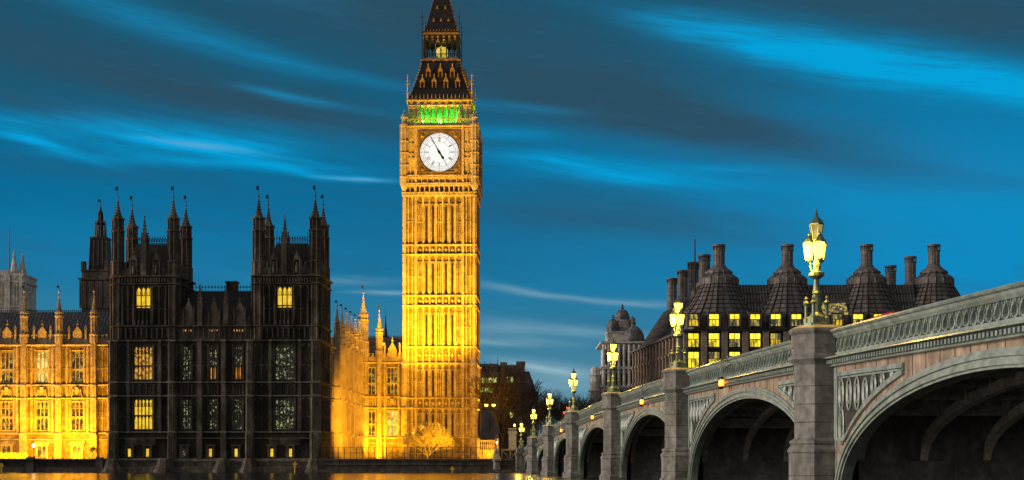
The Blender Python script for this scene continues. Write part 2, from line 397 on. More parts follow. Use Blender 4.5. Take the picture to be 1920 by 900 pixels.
_win = {}
def window(par, w, h, n, tr, pm, loc, rotz=0, stone='honey'):
    """tall traceried window: stone mullions (the part) with its glass as a sub-part; origin bottom centre on the wall face"""
    key = (round(w,2), round(h,2), n, tr, pm, stone)
    if key in _win: return clone(_win[key], par, loc, rotz)
    f = MB(); fr = .16; lw = (w-2*fr)/n
    f.box(-w/2, -w/2+fr, .06, .42, 0, h); f.box(w/2-fr, w/2, .06, .42, 0, h)
    tiers = [0]+[h*t for t in tr]+[h]
    for k in range(1, n): f.box(-w/2+fr+k*lw-.07, -w/2+fr+k*lw+.07, .10, .40, 0, h)
    f.box(-w/2+fr, w/2-fr, .04, .41, 0, .14)
    for q, (za, zb) in enumerate(zip(tiers, tiers[1:])):
        if q: f.box(-w/2+fr, w/2-fr, .08, .40, za-.10, za+.10)
        hh = min(lw*1.0, (zb-za)*.3); top = zb-(.10 if q < len(tiers)-2 else 0)
        for k in range(n): f.spandrel(-w/2+fr+k*lw+.07, -w/2+fr+(k+1)*lw-.07, top-hh, top, .14, .36)
        if q == len(tiers)-2 and n > 2 and h > 3.5:          # small tracery lights in the head
            for k in range(n*2): x = -w/2+fr+(k+.5)*lw/2; f.box(x-.035, x+.035, .2, .36, top-hh-.65, top-hh+.1)
            f.box(-w/2+fr, w/2-fr, .18, .37, top-hh-.70, top-hh-.60)
    f.string(-w/2-.12, w/2+.12, h+.06, .22, .16, .06)
    p = MB(); p.box(-w/2+.02, w/2-.02, .41, .46, .03, h-.03)
    o = part('window', f, M[stone], par, loc, rotz)
    q = bpy.data.objects.new('pane', mesh('pane', p, G[pm] if pm in G else M[pm])); COL.objects.link(q); q.parent = o
    _win[key] = o
    return o

def pinnacle(mb, x, y, z, w, hs, ht):
    """small square shaft with gablets, crocketed spirelet and finial"""
    mb.box(x-w/2, x+w/2, y-w/2, y+w/2, z, z+hs)
    mb.box(x-w*.62, x+w*.62, y-w*.62, y+w*.62, z+hs, z+hs+w*.18)
    mb.frus(x, y, z+hs+w*.18, z+hs+ht*.8, w*.42, w*.42, .05, .05)
    for k in range(3):
        zz = z+hs+ht*(.2+.18*k); r = w*.42*(1-(.2+.18*k)/.82)+.05
        for a, b in ((1,1),(1,-1),(-1,1),(-1,-1)): mb.box(x+a*r-.06, x+a*r+.06, y+b*r-.06, y+b*r+.06, zz, zz+.16)
    mb.box(x-.13, x+.13, y-.13, y+.13, z+hs+ht*.8, z+hs+ht*.86)
    mb.tube((x,y,z+hs+ht*.8), (x,y,z+hs+ht), .05, .02, 4)

def oct_turret(mb, x, y, z, r, hb, hs, hl, hsp, n=8):
    """octagonal turret: base, panelled shaft, open lantern stage, crocketed ogee spirelet"""
    z1, z2, z3, z4 = z+hb, z+hb+hs, z+hb+hs+hl, z+hb+hs+hl+hsp
    R = r
    prof = [(R*1.0,z),(R*1.0,z1-.25),(R*1.14,z1-.12),(R*1.14,z1+.08),(R*.80,z1+.25),(R*.80,z2-.3),(R*1.08,z2-.1),(R*1.08,z2+.15),
            (R*.62,z2+.3),(R*.62,z3-.2),(R*1.0,z3),(R*1.02,z3+.2),(R*.80,z3+.4),(R*.62,z3+hsp*.14),(R*.36,z3+hsp*.36),(R*.17,z3+hsp*.68),(.06,z4)]
    mb.lathe(x, y, prof, n)
    for k in range(n):
        a = pi/n+2*pi*k/n; cx, sy = cos(a), sin(a)
        mb.tube((x+cx*R*.88, y+sy*R*.88, z1+.2), (x+cx*R*.88, y+sy*R*.88, z2), R*.10, R*.10, 4)
        mb.tube((x+cx*R*1.02, y+sy*R*1.02, z+.1), (x+cx*R*1.02, y+sy*R*1.02, z1-.2), R*.08, R*.08, 4)
        mb.tube((x+cx*R*.80, y+sy*R*.80, z2+.1), (x+cx*R*.80, y+sy*R*.80, z3+.05), R*.11, R*.11, 4)
        mb.tube((x+cx*R*.98, y+sy*R*.98, z3), (x+cx*R*.98, y+sy*R*.98, z3+hsp*.12), R*.09, .02, 4)
        # each face of shaft: one panel head and mid band
        b = 2*pi*k/n; fx, fy = cos(b), sin(b); rr = R*.83*cos(pi/n)
        for zz in (z1+hs*.48, z2-.55):
            mb.tube((x+fx*rr-fy*R*.3, y+fy*rr+fx*R*.3, zz), (x+fx*rr+fy*R*.3, y+fy*rr-fx*R*.3, zz), R*.06, R*.06, 4)
        for q in range(6):
            t = .16+.12*q; zz = z3+hsp*t; rr = R*(.62 if t < .2 else .62-.52*(t-.14)**.6)
            rr = max(.1, R*(.70*(1-t)**1.7))+.05
            mb.box(x+cx*rr-.08, x+cx*rr+.08, y+sy*rr-.08, y+sy*rr+.08, zz, zz+.22)
    mb.lathe(x, y, [(.05,z4-.1),(.24,z4+.05),(.24,z4+.2),(.05,z4+.35),(.03,z4+.5)], 6)
    return z4
def vane(par, x, y, z, h=1.6):
    v = MB(); v.tube((x,y,z), (x,y,z+h), .055, .03, 5); v.box(x-.48, x-.04, y-.03, y+.03, z+h*.55, z+h*.93)
    v.lathe(x, y, [(.02,z+h*.28),(.11,z+h*.34),(.02,z+h*.40)], 6)
    return part('weather_vane', v, M['iron'], par)

def facade(sk, tr, a0, a1, wins, ribs, T, frieze=True, ptop=True, pw=1.25, d=.16, crest=None):
    """palace storeys on one wall: sk = ashlar skin builder, tr = tracery builder; wins = [(centre, width)] both storeys; ribs = buttress strips (a, width)"""
    for q in (sk, tr): q.T = T
    holes = []
    for c, w in wins:
        holes += [(c-w/2, c+w/2, *UPW), (c-w/2, c+w/2, *LOW)]
    sk.skin(a0, a1, 1.0, ZC, holes, 0, .5)
    # solid intervals
    cuts = sorted([(c-w/2-.1, c+w/2+.1) for c, w in wins]+[(a-w/2, a+w/2) for a, w in ribs])
    iv = []; x = a0
    for lo, hi in cuts:
        if lo-x > .45: iv.append((x, lo))
        x = max(x, hi)
    if a1-x > .45: iv.append((x, a1))
    for lo, hi in iv:
        n = max(1, round((hi-lo)/pw))
        for za, zb in ((Z1+.35, 10.8), (11.0, Z2-.3), (Z3+.3, 20.6), (20.8, ZC-.55)):
            tr.panels(lo+.08, hi-.08, za, zb, n, 0, d)
        if frieze: tr.panels(lo+.08, hi-.08, Z2+.3, Z3-.3, n, 0, d*.8)
    for c, w in wins:
        tr.panels(c-w/2, c+w/2, Z2+.3, Z3-.3, 3, 0, d*.6)
        for za, zb in (UPW, LOW):
            tr.box(c-w/2-.12, c-w/2, -.12, .05, za-.1, zb+.3); tr.box(c+w/2, c+w/2+.12, -.12, .05, za-.1, zb+.3)
    for z, h, dd in ((Z1-1.2,.3,.22),(Z1,.42,.36),(Z2,.4,.32),(Z3,.36,.30),(ZC,.5,.42)):
        tr.string(a0, a1, z, h, dd)
    for q in (sk, tr): q.T = None

def parapet(mb, a0, a1, z, T, step=.62, h=1.15, y=0.0):
    mb.T = T
    mb.box(a0, a1, y, y+.3, z, z+h*.55); n = max(1, int((a1-a0)/step))
    for k in range(n):
        a = a0+(k+.5)*(a1-a0)/n; mb.box(a-step*.27, a+step*.27, y+.02, y+.28, z+h*.55, z+h)
        mb.box(a-.06, a+.06, y-.07, y, z+.1, z+h*.6)
    mb.string(a0, a1, z+h*.55, .12, .1, y); mb.T = None

def crest_rail(mb, a0, a1, y, z, h=.9, step=.55):
    """iron cresting along a ridge"""
    mb.box(a0, a1, y-.04, y+.04, z+.12, z+.2); mb.box(a0, a1, y-.04, y+.04, z+h*.6, z+h*.66)
    n = int((a1-a0)/step)
    for k in range(n+1):
        x = a0+k*(a1-a0)/n; mb.box(x-.035, x+.035, y-.035, y+.035, z, z+h)
        mb.box(x-.13, x+.13, y-.04, y+.04, z+h*.72, z+h*.86)

# ================================================================== dark river block with two towers
V0 = 283.0
uL, uR = PU(203, V0), PU(600, V0)
blk = thing('palace_block', 'soot dark gothic riverside palace block with two turreted towers and few lit windows', 'palace', PAL, (PU(400,V0), V0, 0))
u = lambda px: PU(px, V0)
core, skn, trc, strp = MB(), MB(), MB(), MB()
core.box(uL+.3, uR-.3, V0+.5, V0+13.5, -1, ZC)
wl = [(u(268.5), 3.75), (u(350), 1.75), (u(399.5), 1.6), (u(446.5), 1.65), (u(533.5), 3.75)]
ribs = [(u(p), w) for p, w in ((213,1.9),(323,1.5),(375,.9),(420,.9),(469,1.5),(592,1.9),(241,.55),(300,.55),(507,.55),(562,.55))]
facade(skn, trc, uL, uR, wl, ribs, lambda a,b,z: (a, V0+b, z))
TR = rotT((uR, V0, 0), pi/2)
skn2, trc2 = MB(), MB()
facade(skn2, trc2, .5, 13.0, [(3.6,1.6),(9.2,1.6)], [(.8,1.2),(6.4,.8),(12.3,1.2)], TR)
skn.merge(skn2); trc.merge(trc2)
for a, w in ribs:                                            # buttress strips with set-offs and pale drip courses
    big = w > 1.2; dp = .95 if big else (.6 if w > .8 else .34)
    for za, zb, k in ((1.0 if w > .6 else Z1, Z1, 1.15), (Z1, Z2, 1.0), (Z2, Z3, .92), (Z3, ZC+.3, .85)):
        if zb <= za: continue
        if big:
            r = w/2*k
            trc.hexa([(a-r,V0+.1,za),(a-r,V0-dp*.45,za),(a-r*.45,V0-dp*k,za),(a+r*.45,V0-dp*k,za),(a+r,V0-dp*.45,za),(a+r,V0+.1,za)],
                     [(a-r,V0+.1,zb),(a-r,V0-dp*.45,zb),(a-r*.45,V0-dp*k,zb),(a+r*.45,V0-dp*k,zb),(a+r,V0-dp*.45,zb),(a+r,V0+.1,zb)])
            for x in (a-r*.5, a, a+r*.5): trc.box(x-.06, x+.06, V0-dp*k-.07, V0-dp*k+.1, za+.4, zb-.4)
        else: trc.box(a-w/2*k, a+w/2*k, V0-dp*k, V0+.1, za, zb)
    for z in (Z1, Z2, Z3, ZC): strp.box(a-w/2*1.12, a+w/2*1.12, V0-dp-.12, V0-dp*.5, z-.16, z+.16)
for z in (Z1, Z2, Z3): strp.box(uL, uR, V0-.40, V0-.30, z-.10, z+.10)
for z, x0, x1 in ((Z1-1.2,uL,uR),): strp.box(x0, x1, V0-.30, V0-.2, z-.06, z+.08)
# ground storey, plinth at the water
trc.box(uL-.2, uR+.2, V0-.75, V0, -1, 2.1); strp.sweep_u(uL-.3, uR+.3, [(V0,2.1),(V0-.95,2.1),(V0-.95,2.35),(V0,2.75)])
trc.sweep_u(uL-.4, uR+.4, [(V0,-1),(V0-1.7,-1),(V0-1.4,.9),(V0-.8,1.2),(V0,1.2)])
for px in (213, 310, 420, 469, 592):
    trc.lathe(u(px), V0-.6, [(2.3,-1),(2.1,.4),(1.75,.9),(1.5,1.5),(1.35,2.3),(1.0,2.7)], 8)
for px0, px1 in ((236,292),(505,562)):                      # corbelled base of the big bay windows
    trc.sweep_u(u(px0), u(px1), [(V0,5.2),(V0-.15,5.2),(V0-.6,6.2),(V0-.6,6.55),(V0,6.55)])
part('core_wall', core, M['soot'], blk); part('ashlar_wall', skn, M['sootShade'], blk); part('tracery', trc, M['soot'], blk)
part('string_course', strp, M['sootpale'], blk)
for (c, w), pu, pl in zip(wl, ('orangey','speck','speck','speck','speck'), ('orangey','speck','speck','speck','speck')):
    n = 5 if w > 3 else 3
    window(blk, w, UPW[1]-UPW[0], n, (.43,), pu, (c, V0, UPW[0]), stone='soot')
    window(blk, w, LOW[1]-LOW[0], n, (.47,), 'yellow' if pl == 'orangey' else pl, (c, V0, LOW[0]), stone='soot')
for px in (399.5, 446.5):                                   # warm lower lights in two upper windows
    w = 1.3; window(blk, w, 2.55, 2, (), 'amber', (u(px), V0-.12, UPW[0]+.05), stone='soot')
for k, (a) in enumerate((3.6, 9.2)):
    x, y, _ = TR(a, 0, 0)
    window(blk, 1.6, UPW[1]-UPW[0], 3, (.43,), 'speck', (x, y, UPW[0]), pi/2, 'soot'); window(blk, 1.6, LOW[1]-LOW[0], 3, (.47,), 'speck', (x, y, LOW[0]), pi/2, 'soot')
for px, pm in ((243,'yellow'),(277,'yellow'),(346,'speck'),(395,'yellow'),(443,'yellow'),(510,'yellow'),(545,'yellow')):
    f = MB(); f.box(-.85,-.5,-.3,.05,-.2,2.0); f.box(.5,.85,-.3,.05,-.2,2.0); f.box(-1.0,1.0,-.42,.05,2.0,2.3); f.box(-.5,.5,-.2,.05,-.25,0)
    f.spandrel(-.5,.5,1.0,2.0,-.22,.0); f.box(-.5,-.28,-.16,.0,0,2); f.box(.28,.5,-.16,.0,0,2)
    o = part('basement_window', f, M['soot'], blk, (u(px), V0-.02, 3.0))
    p = MB(); p.box(-.28,.28,-.05,-.01,.02,1.5)
    q = bpy.data.objects.new('pane', mesh('pane', p, G[pm])); COL.objects.link(q); q.parent = o
# attic between the towers: frieze windows, parapet, gablets, steep roof with cresting, chimney
zA = 27.9
at = MB(); at.box(u(333), u(470), V0+.2, V0+13, ZC, zA)
at.panels(u(333), u(470), ZC+.5, zA-.3, 14, V0+.2, .22, .2)
at.string(u(333), u(470), zA, .45, .5, V0+.2)
parapet(at, u(333), u(470), zA+.1, lambda a,b,z: (a, V0+.2+b, z), .7, 1.9)
for px in (375, 424): pinnacle(at, u(px), V0+.1, zA, .95, 5.0, 3.4)
for px in (353, 401, 449):
    x = u(px); at.box(x-.75, x+.75, V0+.05, V0+.6, zA, zA+3.2); at.hexa([(x-.85,V0+.0,zA+3.2),(x+.85,V0+.0,zA+3.2),(x+.85,V0+.6,zA+3.2),(x-.85,V0+.6,zA+3.2)],[(x-.06,V0+.0,zA+4.9),(x+.06,V0+.0,zA+4.9),(x+.06,V0+.6,zA+4.9),(x-.06,V0+.6,zA+4.9)])
    at.tube((x,V0+.3,zA+4.8),(x,V0+.3,zA+5.7),.07,.04,4); at.box(x-.22,x+.22,V0+.2,V0+.4,zA+5.1,zA+5.3)
    for s in (-1,1): pinnacle(at, x+s*1.0, V0+.1, zA, .38, 2.6, 1.2)
part('attic', at, M['soot'], blk)
for px in (350, 399.5, 446.5):
    for k in range(4): fw = MB(); fw.box(u(px)-.85+k*.5, u(px)-.62+k*.5, V0+.13, V0+.18, 26.9, 27.25); part('attic_light', fw, G['orangey'], blk)
zr0, zr1 = zA+1, PZ(546, V0+6)
rf = MB(); rf.hexa([(u(331),V0+.9,zr0),(u(472),V0+.9,zr0),(u(472),V0+12.5,zr0),(u(331),V0+12.5,zr0)],[(u(331),V0+5.5,zr1),(u(472),V0+5.5,zr1),(u(472),V0+7.5,zr1),(u(331),V0+7.5,zr1)])
part('roof', rf, M['ironroof'], blk)
cr = MB(); crest_rail(cr, u(334), u(468), V0+6.5, zr1, 1.35, .6); part('roof_cresting', cr, M['iron'], blk)
ch = MB(); x = u(422); ch.box(x-1.0,x+1.0,V0+5.4,V0+7.4,zr1-1.5,zr1+1.6); ch.box(x-1.15,x+1.15,V0+5.25,V0+7.55,zr1+1.6,zr1+2.0)
for k in (-.6,0,.6): ch.box(x+k-.12,x+k+.12,V0+5.3,V0+5.4,zr1-1,zr1+1.4)
part('chimney', ch, M['soot'], blk)
# the two towers
zT1, zT2, zTc = 27.9, PZ(531,V0), PZ(517,V0)
for pc, pl_, pr_ in ((272, 205, 336), (535, 470, 603)):
    c = u(pc); x0, x1 = u(pl_+2), u(pr_-2); yb = V0+11.6
    tw = MB(); tb = MB()
    hole = [(c-1.75 + (u(pc)-c) - .1, c+1.75, PZ(577,V0), PZ(537,V0))]
    cw = u(268.5) if pc == 272 else u(533.5)
    hole = [(cw-1.5, cw+1.5, PZ(577,V0), PZ(537,V0))]
    tw.box(x0, x1, V0+.5, yb, ZC, zTc); tw.skin(x0, x1, ZC, zTc, hole, V0, V0+.5)
    # storey strip between the big string courses, with niches
    tb.panels(x0+2, x1-2, ZC+.5, zT1-.35, 9, V0, .25, .2); tb.string(x0, x1, zT1, .45, .45, V0)
    for lo, hi, n in ((x0+2.3, cw-1.75, 2), (cw+1.75, x1-2.3, 2)):
        tb.panels(lo, hi, zT1+.4, zT1+3.4, n, V0, .25, .18); tb.panels(lo, hi, zT1+3.6, zT2-.3, n, V0, .25, .18)
        for q in (lo+.1, hi-.1): pinnacle(tb, q, V0-.25, zT1+.2, .32, 4.0, 1.6)
    tb.panels(cw-1.5, cw+1.5, zT1+.4, PZ(579,V0), 4, V0, .2, .15)
    for k in range(5): q = cw-1.6+k*.8; tb.box(q-.16, q+.16, V0-.5, V0, zT1+.3, zT1+1.1)
    tb.string(x0, x1, zT2, .4, .5, V0); tb.string(x0, x1, zTc, .5, .75, V0)
    n = 18
    for k in range(n): q = x0+1.6+(k+.5)*(x1-x0-3.2)/n; tb.box(q-.14, q+.14, V0-.5, V0, zT2+.25, zTc-.3)
    # right-hand (north) side
    T2 = rotT((x1, V0, 0), pi/2); side = MB(T2)
    side.panels(2.0, 9.6, ZC+.5, zT1-.35, 6, 0, .22, .18); side.panels(2.0, 9.6, zT1+.4, zT1+4.2, 6, 0, .22, .18); side.panels(2.0, 9.6, zT1+4.4, zT2-.3, 6, 0, .22, .18)
    side.string(0, 11.6, zT1, .45, .45); side.string(0, 11.6, zT2, .4, .5); side.string(0, 11.6, zTc, .5, .7)
    tb.merge(side)
    # corner clasping turrets run down the tower
    zq = PZ(492, V0)
    pp = MB(); parapet(pp, x0+1.5, x1-1.5, zTc+.2, lambda a,b,z: (a, V0+.1+b, z), .85, zq-zTc)
    parapet(pp, 1.5, 10.2, zTc+.2, T2, .85, zq-zTc)
    for dx in (-2.2, 2.2):                                    # gabled statue niches in the parapet
        q = c+dx; pp.box(q-.7, q-.45, V0-.25, V0+.2, zTc+.2, zq+.6); pp.box(q+.45, q+.7, V0-.25, V0+.2, zTc+.2, zq+.6)
        pp.hexa([(q-.75,V0-.25,zq+.6),(q+.75,V0-.25,zq+.6),(q+.75,V0+.2,zq+.6),(q-.75,V0+.2,zq+.6)],[(q-.05,V0-.25,zq+2.0),(q+.05,V0-.25,zq+2.0),(q+.05,V0+.2,zq+2.0),(q-.05,V0+.2,zq+2.0)])
        pp.tube((q,V0,zq+1.9),(q,V0,zq+3.0),.09,.03,4); pp.lathe(q, V0-.1, [(.28,zTc+.6),(.34,zTc+1.2),(.26,zTc+2.0),(.12,zTc+2.2),(.16,zTc+2.5),(.05,zTc+2.7)], 6)
    for s in (-1, 1): pinnacle(pp, c+s*.62, V0-.1, zTc+.2, .34, 6.0, 2.5)
    pinnacle(pp, c-.04, V0-.1, zTc+.2, .8, 7.9, 4.0)           # tall central niche
    part('tower_wall', tw, M['sootShade'], blk); part('tower_tracery', tb, M['soot'], blk); part('tower_parapet', pp, M['soot'], blk)
    window(blk, 3.0, PZ(537,V0)-PZ(577,V0), 3, (.12,), 'yellow', (cw, V0, PZ(577,V0)), stone='soot')
    rt = MB(); zb_, zt_ = zTc+.6, PZ(457, V0+5); cy = V0+5.8; cx = (x0+x1)/2
    rt.hexa([(x0+1.6,V0+1.4,zb_),(x1-1.6,V0+1.4,zb_),(x1-1.6,yb-1.4,zb_),(x0+1.6,yb-1.4,zb_)],[(cx-2.6,cy-1.6,zt_),(cx+3.4,cy-1.6,zt_),(cx+3.4,cy+1.6,zt_),(cx-2.6,cy+1.6,zt_)])
    part('tower_roof', rt, M['ironroof'], blk)
    cc = MB(); crest_rail(cc, cx-2.6, cx+3.4, cy-1.5, zt_, 1.5, .5); crest_rail(cc, cx-2.6, cx+3.4, cy+1.5, zt_, 1.5, .5)
    cc.tube((cx-2.6,cy-1.5,zt_),(cx-2.6,cy-1.5,zt_+2.4),.08,.04,5); cc.tube((cx+3.4,cy-1.5,zt_),(cx+3.4,cy-1.5,zt_+2.4),.08,.04,5)
    part('roof_cresting', cc, M['iron'], blk)
    for tx, ty in ((x0+1.15, V0+1.0), (x1-1.15, V0+1.0), (x0+1.15, yb-1.0), (x1-1.15, yb-1.0)):
        t = MB(); zt0 = zT1-.2
        t.lathe(tx, ty, [(1.35,ZC),(1.35,zTc),(1.5,zTc+.1),(1.5,zTc+.4),(1.25,zTc+.5)], 8)
        for k in range(8):
            a = pi/8+pi/4*k; t.tube((tx+1.36*cos(a),ty+1.36*sin(a),ZC+.3),(tx+1.36*cos(a),ty+1.36*sin(a),zTc-.1),.12,.12,4)
        for zz in (zT1, zT2): t.lathe(tx, ty, [(1.4,zz-.2),(1.62,zz),(1.62,zz+.12),(1.4,zz+.25)], 8)
        zz = oct_turret(t, tx, ty, zTc+.3, 1.25, 2.6, 5.9, 2.2, 4.3)
        o = part('turret', t, M['soot'], blk); ORG[o] = ORG[blk]
        vane(o, tx, ty, zz+.3, 1.9)

# ================================================================== floodlit wing on the left
V1 = 292.0
wing = thing('palace_wing', 'golden floodlit gothic wing of the palace behind the river terrace left of the dark block', 'palace', PAL, (PU(80,V1), V1, GZ))
wgx = lambda px: PU(px, V1)
wa, wb = wgx(-75), wgx(203)
sk1, tr1 = MB(), MB()
wc = [wgx(13+66*i) for i in (-1, 0, 1, 2)]
wins = [(c, 2.55) for c in wc]
tur = [wgx(45.5+65.7*i) for i in (-1, 0, 1, 2)]
ribs = [(t, 1.15) for t in tur]+[(c+s*2.05, .34) for c in wc for s in (-1, 1)]
facade(sk1, tr1, wa, wb, wins, ribs, lambda a,b,z: (a, V1+b, z), pw=.95, d=.13)
for t, w in ribs:
    dp = .75 if w > 1 else .22
    for za, zb, k in ((GZ-.3, Z1, 1.2), (Z1, Z2, 1.0), (Z2, Z3, .95), (Z3, ZC+.4, .85)):
        if w < 1 and za < Z1: continue
        tr1.box(t-w/2*k, t+w/2*k, V1-dp*k, V1+.05, za, zb)
        if w > 1:
            for x in (t-.28, t, t+.28): tr1.box(x-.05, x+.05, V1-dp*k-.07, V1-dp*k, za+.5, zb-.5)
            tr1.box(t-.5*k, t+.5*k, V1-dp*k-.16, V1-dp*k, zb-.3, zb)
cw_ = MB(); cw_.box(wa, wb, V1+.5, V1+13, GZ-.5, ZC)
part('core_wall', cw_, M['honey'], wing); part('ashlar_wall', sk1, M['honeyShade'], wing); part('tracery', tr1, M['honey'], wing)
for i, c in enumerate(wc):
    window(wing, 2.55, UPW[1]-UPW[0], 3, (.42,), 'wingb' if i == 2 else 'wing', (c, V1, UPW[0]))
    window(wing, 2.55, LOW[1]-LOW[0], 3, (.47,), 'wing', (c, V1, LOW[0]))
    # carved arms between the storeys: shield, crown and two supporters
    a = MB(); zc = (Z2+Z3)/2-.05; y = V1-.12
    a.poly_y([(c-.42,zc+.45),(c+.42,zc+.45),(c+.42,zc-.1),(c,zc-.62),(c-.42,zc-.1)], y-.28, y+.05)
    a.lathe(c, y-.1, [(.3,zc+.5),(.36,zc+.62),(.42,zc+.85),(.2,zc+1.0),(.05,zc+1.1)], 8)
    for s in (-1, 1):
        a.loft([[(c+s*(.95+r*cos(q)*.5)-s*t*.25, y-.12+r*sin(q), zc-.75+t*1.5) for q in [k*pi/3 for k in range(6)]] for t, r in ((0,.16),(.25,.3),(.55,.26),(.8,.34),(1.0,.12))])
        a.tube((c+s*.95,y-.15,zc-.7),(c+s*1.2,y-.15,zc-1.0),.13,.1,5); a.tube((c+s*.75,y-.18,zc+.1),(c+s*.45,y-.2,zc+.2),.11,.08,5)
    part('carved_arms', a, M['honey'], wing)
    # ground floor doorway
    f = MB(); f.box(-1.25,-.85,-.35,.0,0,2.9); f.box(.85,1.25,-.35,.0,0,2.9); f.sweep_u(-1.5,1.5,[(0,2.9),(-.45,2.9),(-.55,3.1),(-.2,3.7),(0,3.75)])
    for s in (-1,1): f.spandrel(min(0,s*.85),max(0,s*.85),2.0,2.9,-.14,-.03)
    f.box(-.06,.06,-.16,-.03,0,2.9)
    o = part('doorway', f, M['honey'], wing, (c, V1+.0, GZ))
    p = MB(); p.box(-.84,.84,-.04,-.01,.02,2.85); q = bpy.data.objects.new('door', mesh('door', p, G['wing'])); COL.objects.link(q); q.parent = o
# parapet, dormer gablets, turrets, roof
pr = MB(); parapet(pr, wa, wb, ZC+.3, lambda a,b,z: (a, V1+.1+b, z), .8, 1.75)
for c in wc:
    pr.box(c-.85,c+.85,V1,V1+.5,ZC+.3,ZC+2.5); pr.hexa([(c-.9,V1-.05,ZC+2.5),(c+.9,V1-.05,ZC+2.5),(c+.9,V1+.5,ZC+2.5),(c-.9,V1+.5,ZC+2.5)],[(c-.1,V1-.05,ZC+3.6),(c+.1,V1-.05,ZC+3.6),(c+.1,V1+.5,ZC+3.6),(c-.1,V1+.5,ZC+3.6)])
    pr.tube((c,V1+.2,ZC+3.5),(c,V1+.2,ZC+5.0),.1,.04,5); pr.box(c-.2,c+.2,V1+.05,V1+.35,ZC+4.0,ZC+4.2)
    for s in (-1,1): pinnacle(pr, c+s*1.65, V1+.1, ZC+.3, .34, 2.6, 1.1)
part('parapet', pr, M['honey'], wing)
for t in tur:
    q = MB(); zz = oct_turret(q, t, V1-.1, ZC+.3, .78, 1.7, 3.6, .6, 4.2); o = part('turret', q, M['honey'], wing); ORG[o] = ORG[wing]; vane(o, t, V1-.1, zz+.3, 1.1)
rf = MB(); zr = PZ(584, V1+8)
rf.hexa([(wa,V1+.8,ZC+.6),(wb,V1+.8,ZC+.6),(wb,V1+13,ZC+.6),(wa,V1+13,ZC+.6)],[(wa,V1+7.5,zr),(wb,V1+7.5,zr),(wb,V1+8.5,zr),(wa,V1+8.5,zr)])
part('roof', rf, M['slate'], wing)
rb = MB()
for k in range(40):
    x = wa+.4+k*.75
    if x < wb: rb.hexa([(x-.04,V1+.76,ZC+.62),(x+.04,V1+.76,ZC+.62),(x+.04,V1+.95,ZC+.62),(x-.04,V1+.95,ZC+.62)],[(x-.04,V1+7.44,zr+.03),(x+.04,V1+7.44,zr+.03),(x+.04,V1+7.6,zr+.03),(x-.04,V1+7.6,zr+.03)])
part('roof_seam', rb, M['slate'], wing)
cr = MB(); crest_rail(cr, wa, wb, V1+8, zr, .55, .4); part('roof_cresting', cr, M['iron'], wing)

# ================================================================== north return wall running back to the clock tower
uN = PU(598, V0); Vn0, Vn1 = V0+13.5, 345.0
ret = thing('palace_return', 'golden palace side wall with a row of pinnacled buttresses receding to the clock tower', 'palace', PAL, (uN, (Vn0+Vn1)/2, GZ))
TN = rotT((uN, Vn0, 0), pi/2); L = Vn1-Vn0
sk2, tr2 = MB(), MB()
nb = 7; pitch = L/nb
wn_ = [(pitch*(k+.5), 2.0) for k in range(nb)]
rb_ = [(pitch*k, 1.4) for k in range(1, nb)]
facade(sk2, tr2, 0, L, wn_, rb_, TN, pw=2.0)
sk2.T = TN; tr2.T = TN
for a, w in rb_:
    for za, zb, k in ((GZ-.3, Z1, 1.25), (Z1, Z2, 1.05), (Z2, Z3, .95), (Z3, ZC+1.2, .85)):
        tr2.box(a-.7*k, a+.7*k, -1.2*k, .05, za, zb); tr2.box(a-.85*k, a+.85*k, -1.5*k, .03, zb-.3, zb+.12)
        tr2.box(a-.12, a+.12, -1.2*k-.12, -1.2*k, za+.4, zb-.5)
core = MB(TN); core.box(0, L, .5, 14, GZ-.5, ZC)
part('core_wall', core, M['honeyS'], ret); part('ashlar_wall', sk2, M['honeyShade'], ret); part('tracery', tr2, M['honeyS'], ret)
for a, w in wn_:
    x, y, _ = TN(a, 0, 0)
    window(ret, 2.0, UPW[1]-UPW[0], 3, (.42,), 'wing', (x, y, UPW[0]), pi/2); window(ret, 2.0, LOW[1]-LOW[0], 3, (.47,), 'wing', (x, y, LOW[0]), pi/2)
pr = MB(); parapet(pr, 0, L, ZC+.3, lambda a,b,z: TN(a, b+.1, z), .8, 1.9)
part('parapet', pr, M['honey'], ret)
for a, w in rb_:
    q = MB(); x, y, _ = TN(a, -.45, 0); zz = oct_turret(q, x, y, ZC+1.2, .68, 1.4, 2.1, .5, 3.4); o = part('pinnacle', q, M['honey'], ret); ORG[o] = ORG[ret]; vane(o, x, y, zz+.3, 1.0)
q = MB(); x, y, _ = TN(L-.6, -.5, 0)
q.lathe(x, y, [(1.35,GZ-.4),(1.35,Z1),(1.15,Z1+.2),(1.15,ZC+1)], 8)
for zz in (Z1, Z2, Z3, ZC): q.lathe(x, y, [(1.15,zz-.2),(1.45,zz),(1.45,zz+.12),(1.15,zz+.3)], 8)
for k in range(8): a = pi/8+pi/4*k; q.tube((x+1.16*cos(a),y+1.16*sin(a),Z1+.3),(x+1.16*cos(a),y+1.16*sin(a),ZC),.11,.11,4)
zz = oct_turret(q, x, y, ZC+.6, 1.2, 4.2, 5.0, 1.0, 5.2); o = part('corner_turret', q, M['honey'], ret); ORG[o] = ORG[ret]; vane(o, x, y, zz+.3, 1.6)
rf = MB(TN); rf.hexa([(0,.9,ZC+.6),(L,.9,ZC+.6),(L,13,ZC+.6),(0,13,ZC+.6)],[(0,6,ZC+4.5),(L,6,ZC+4.5),(L,7,ZC+4.5),(0,7,ZC+4.5)])
part('roof', rf, M['slate'], ret)

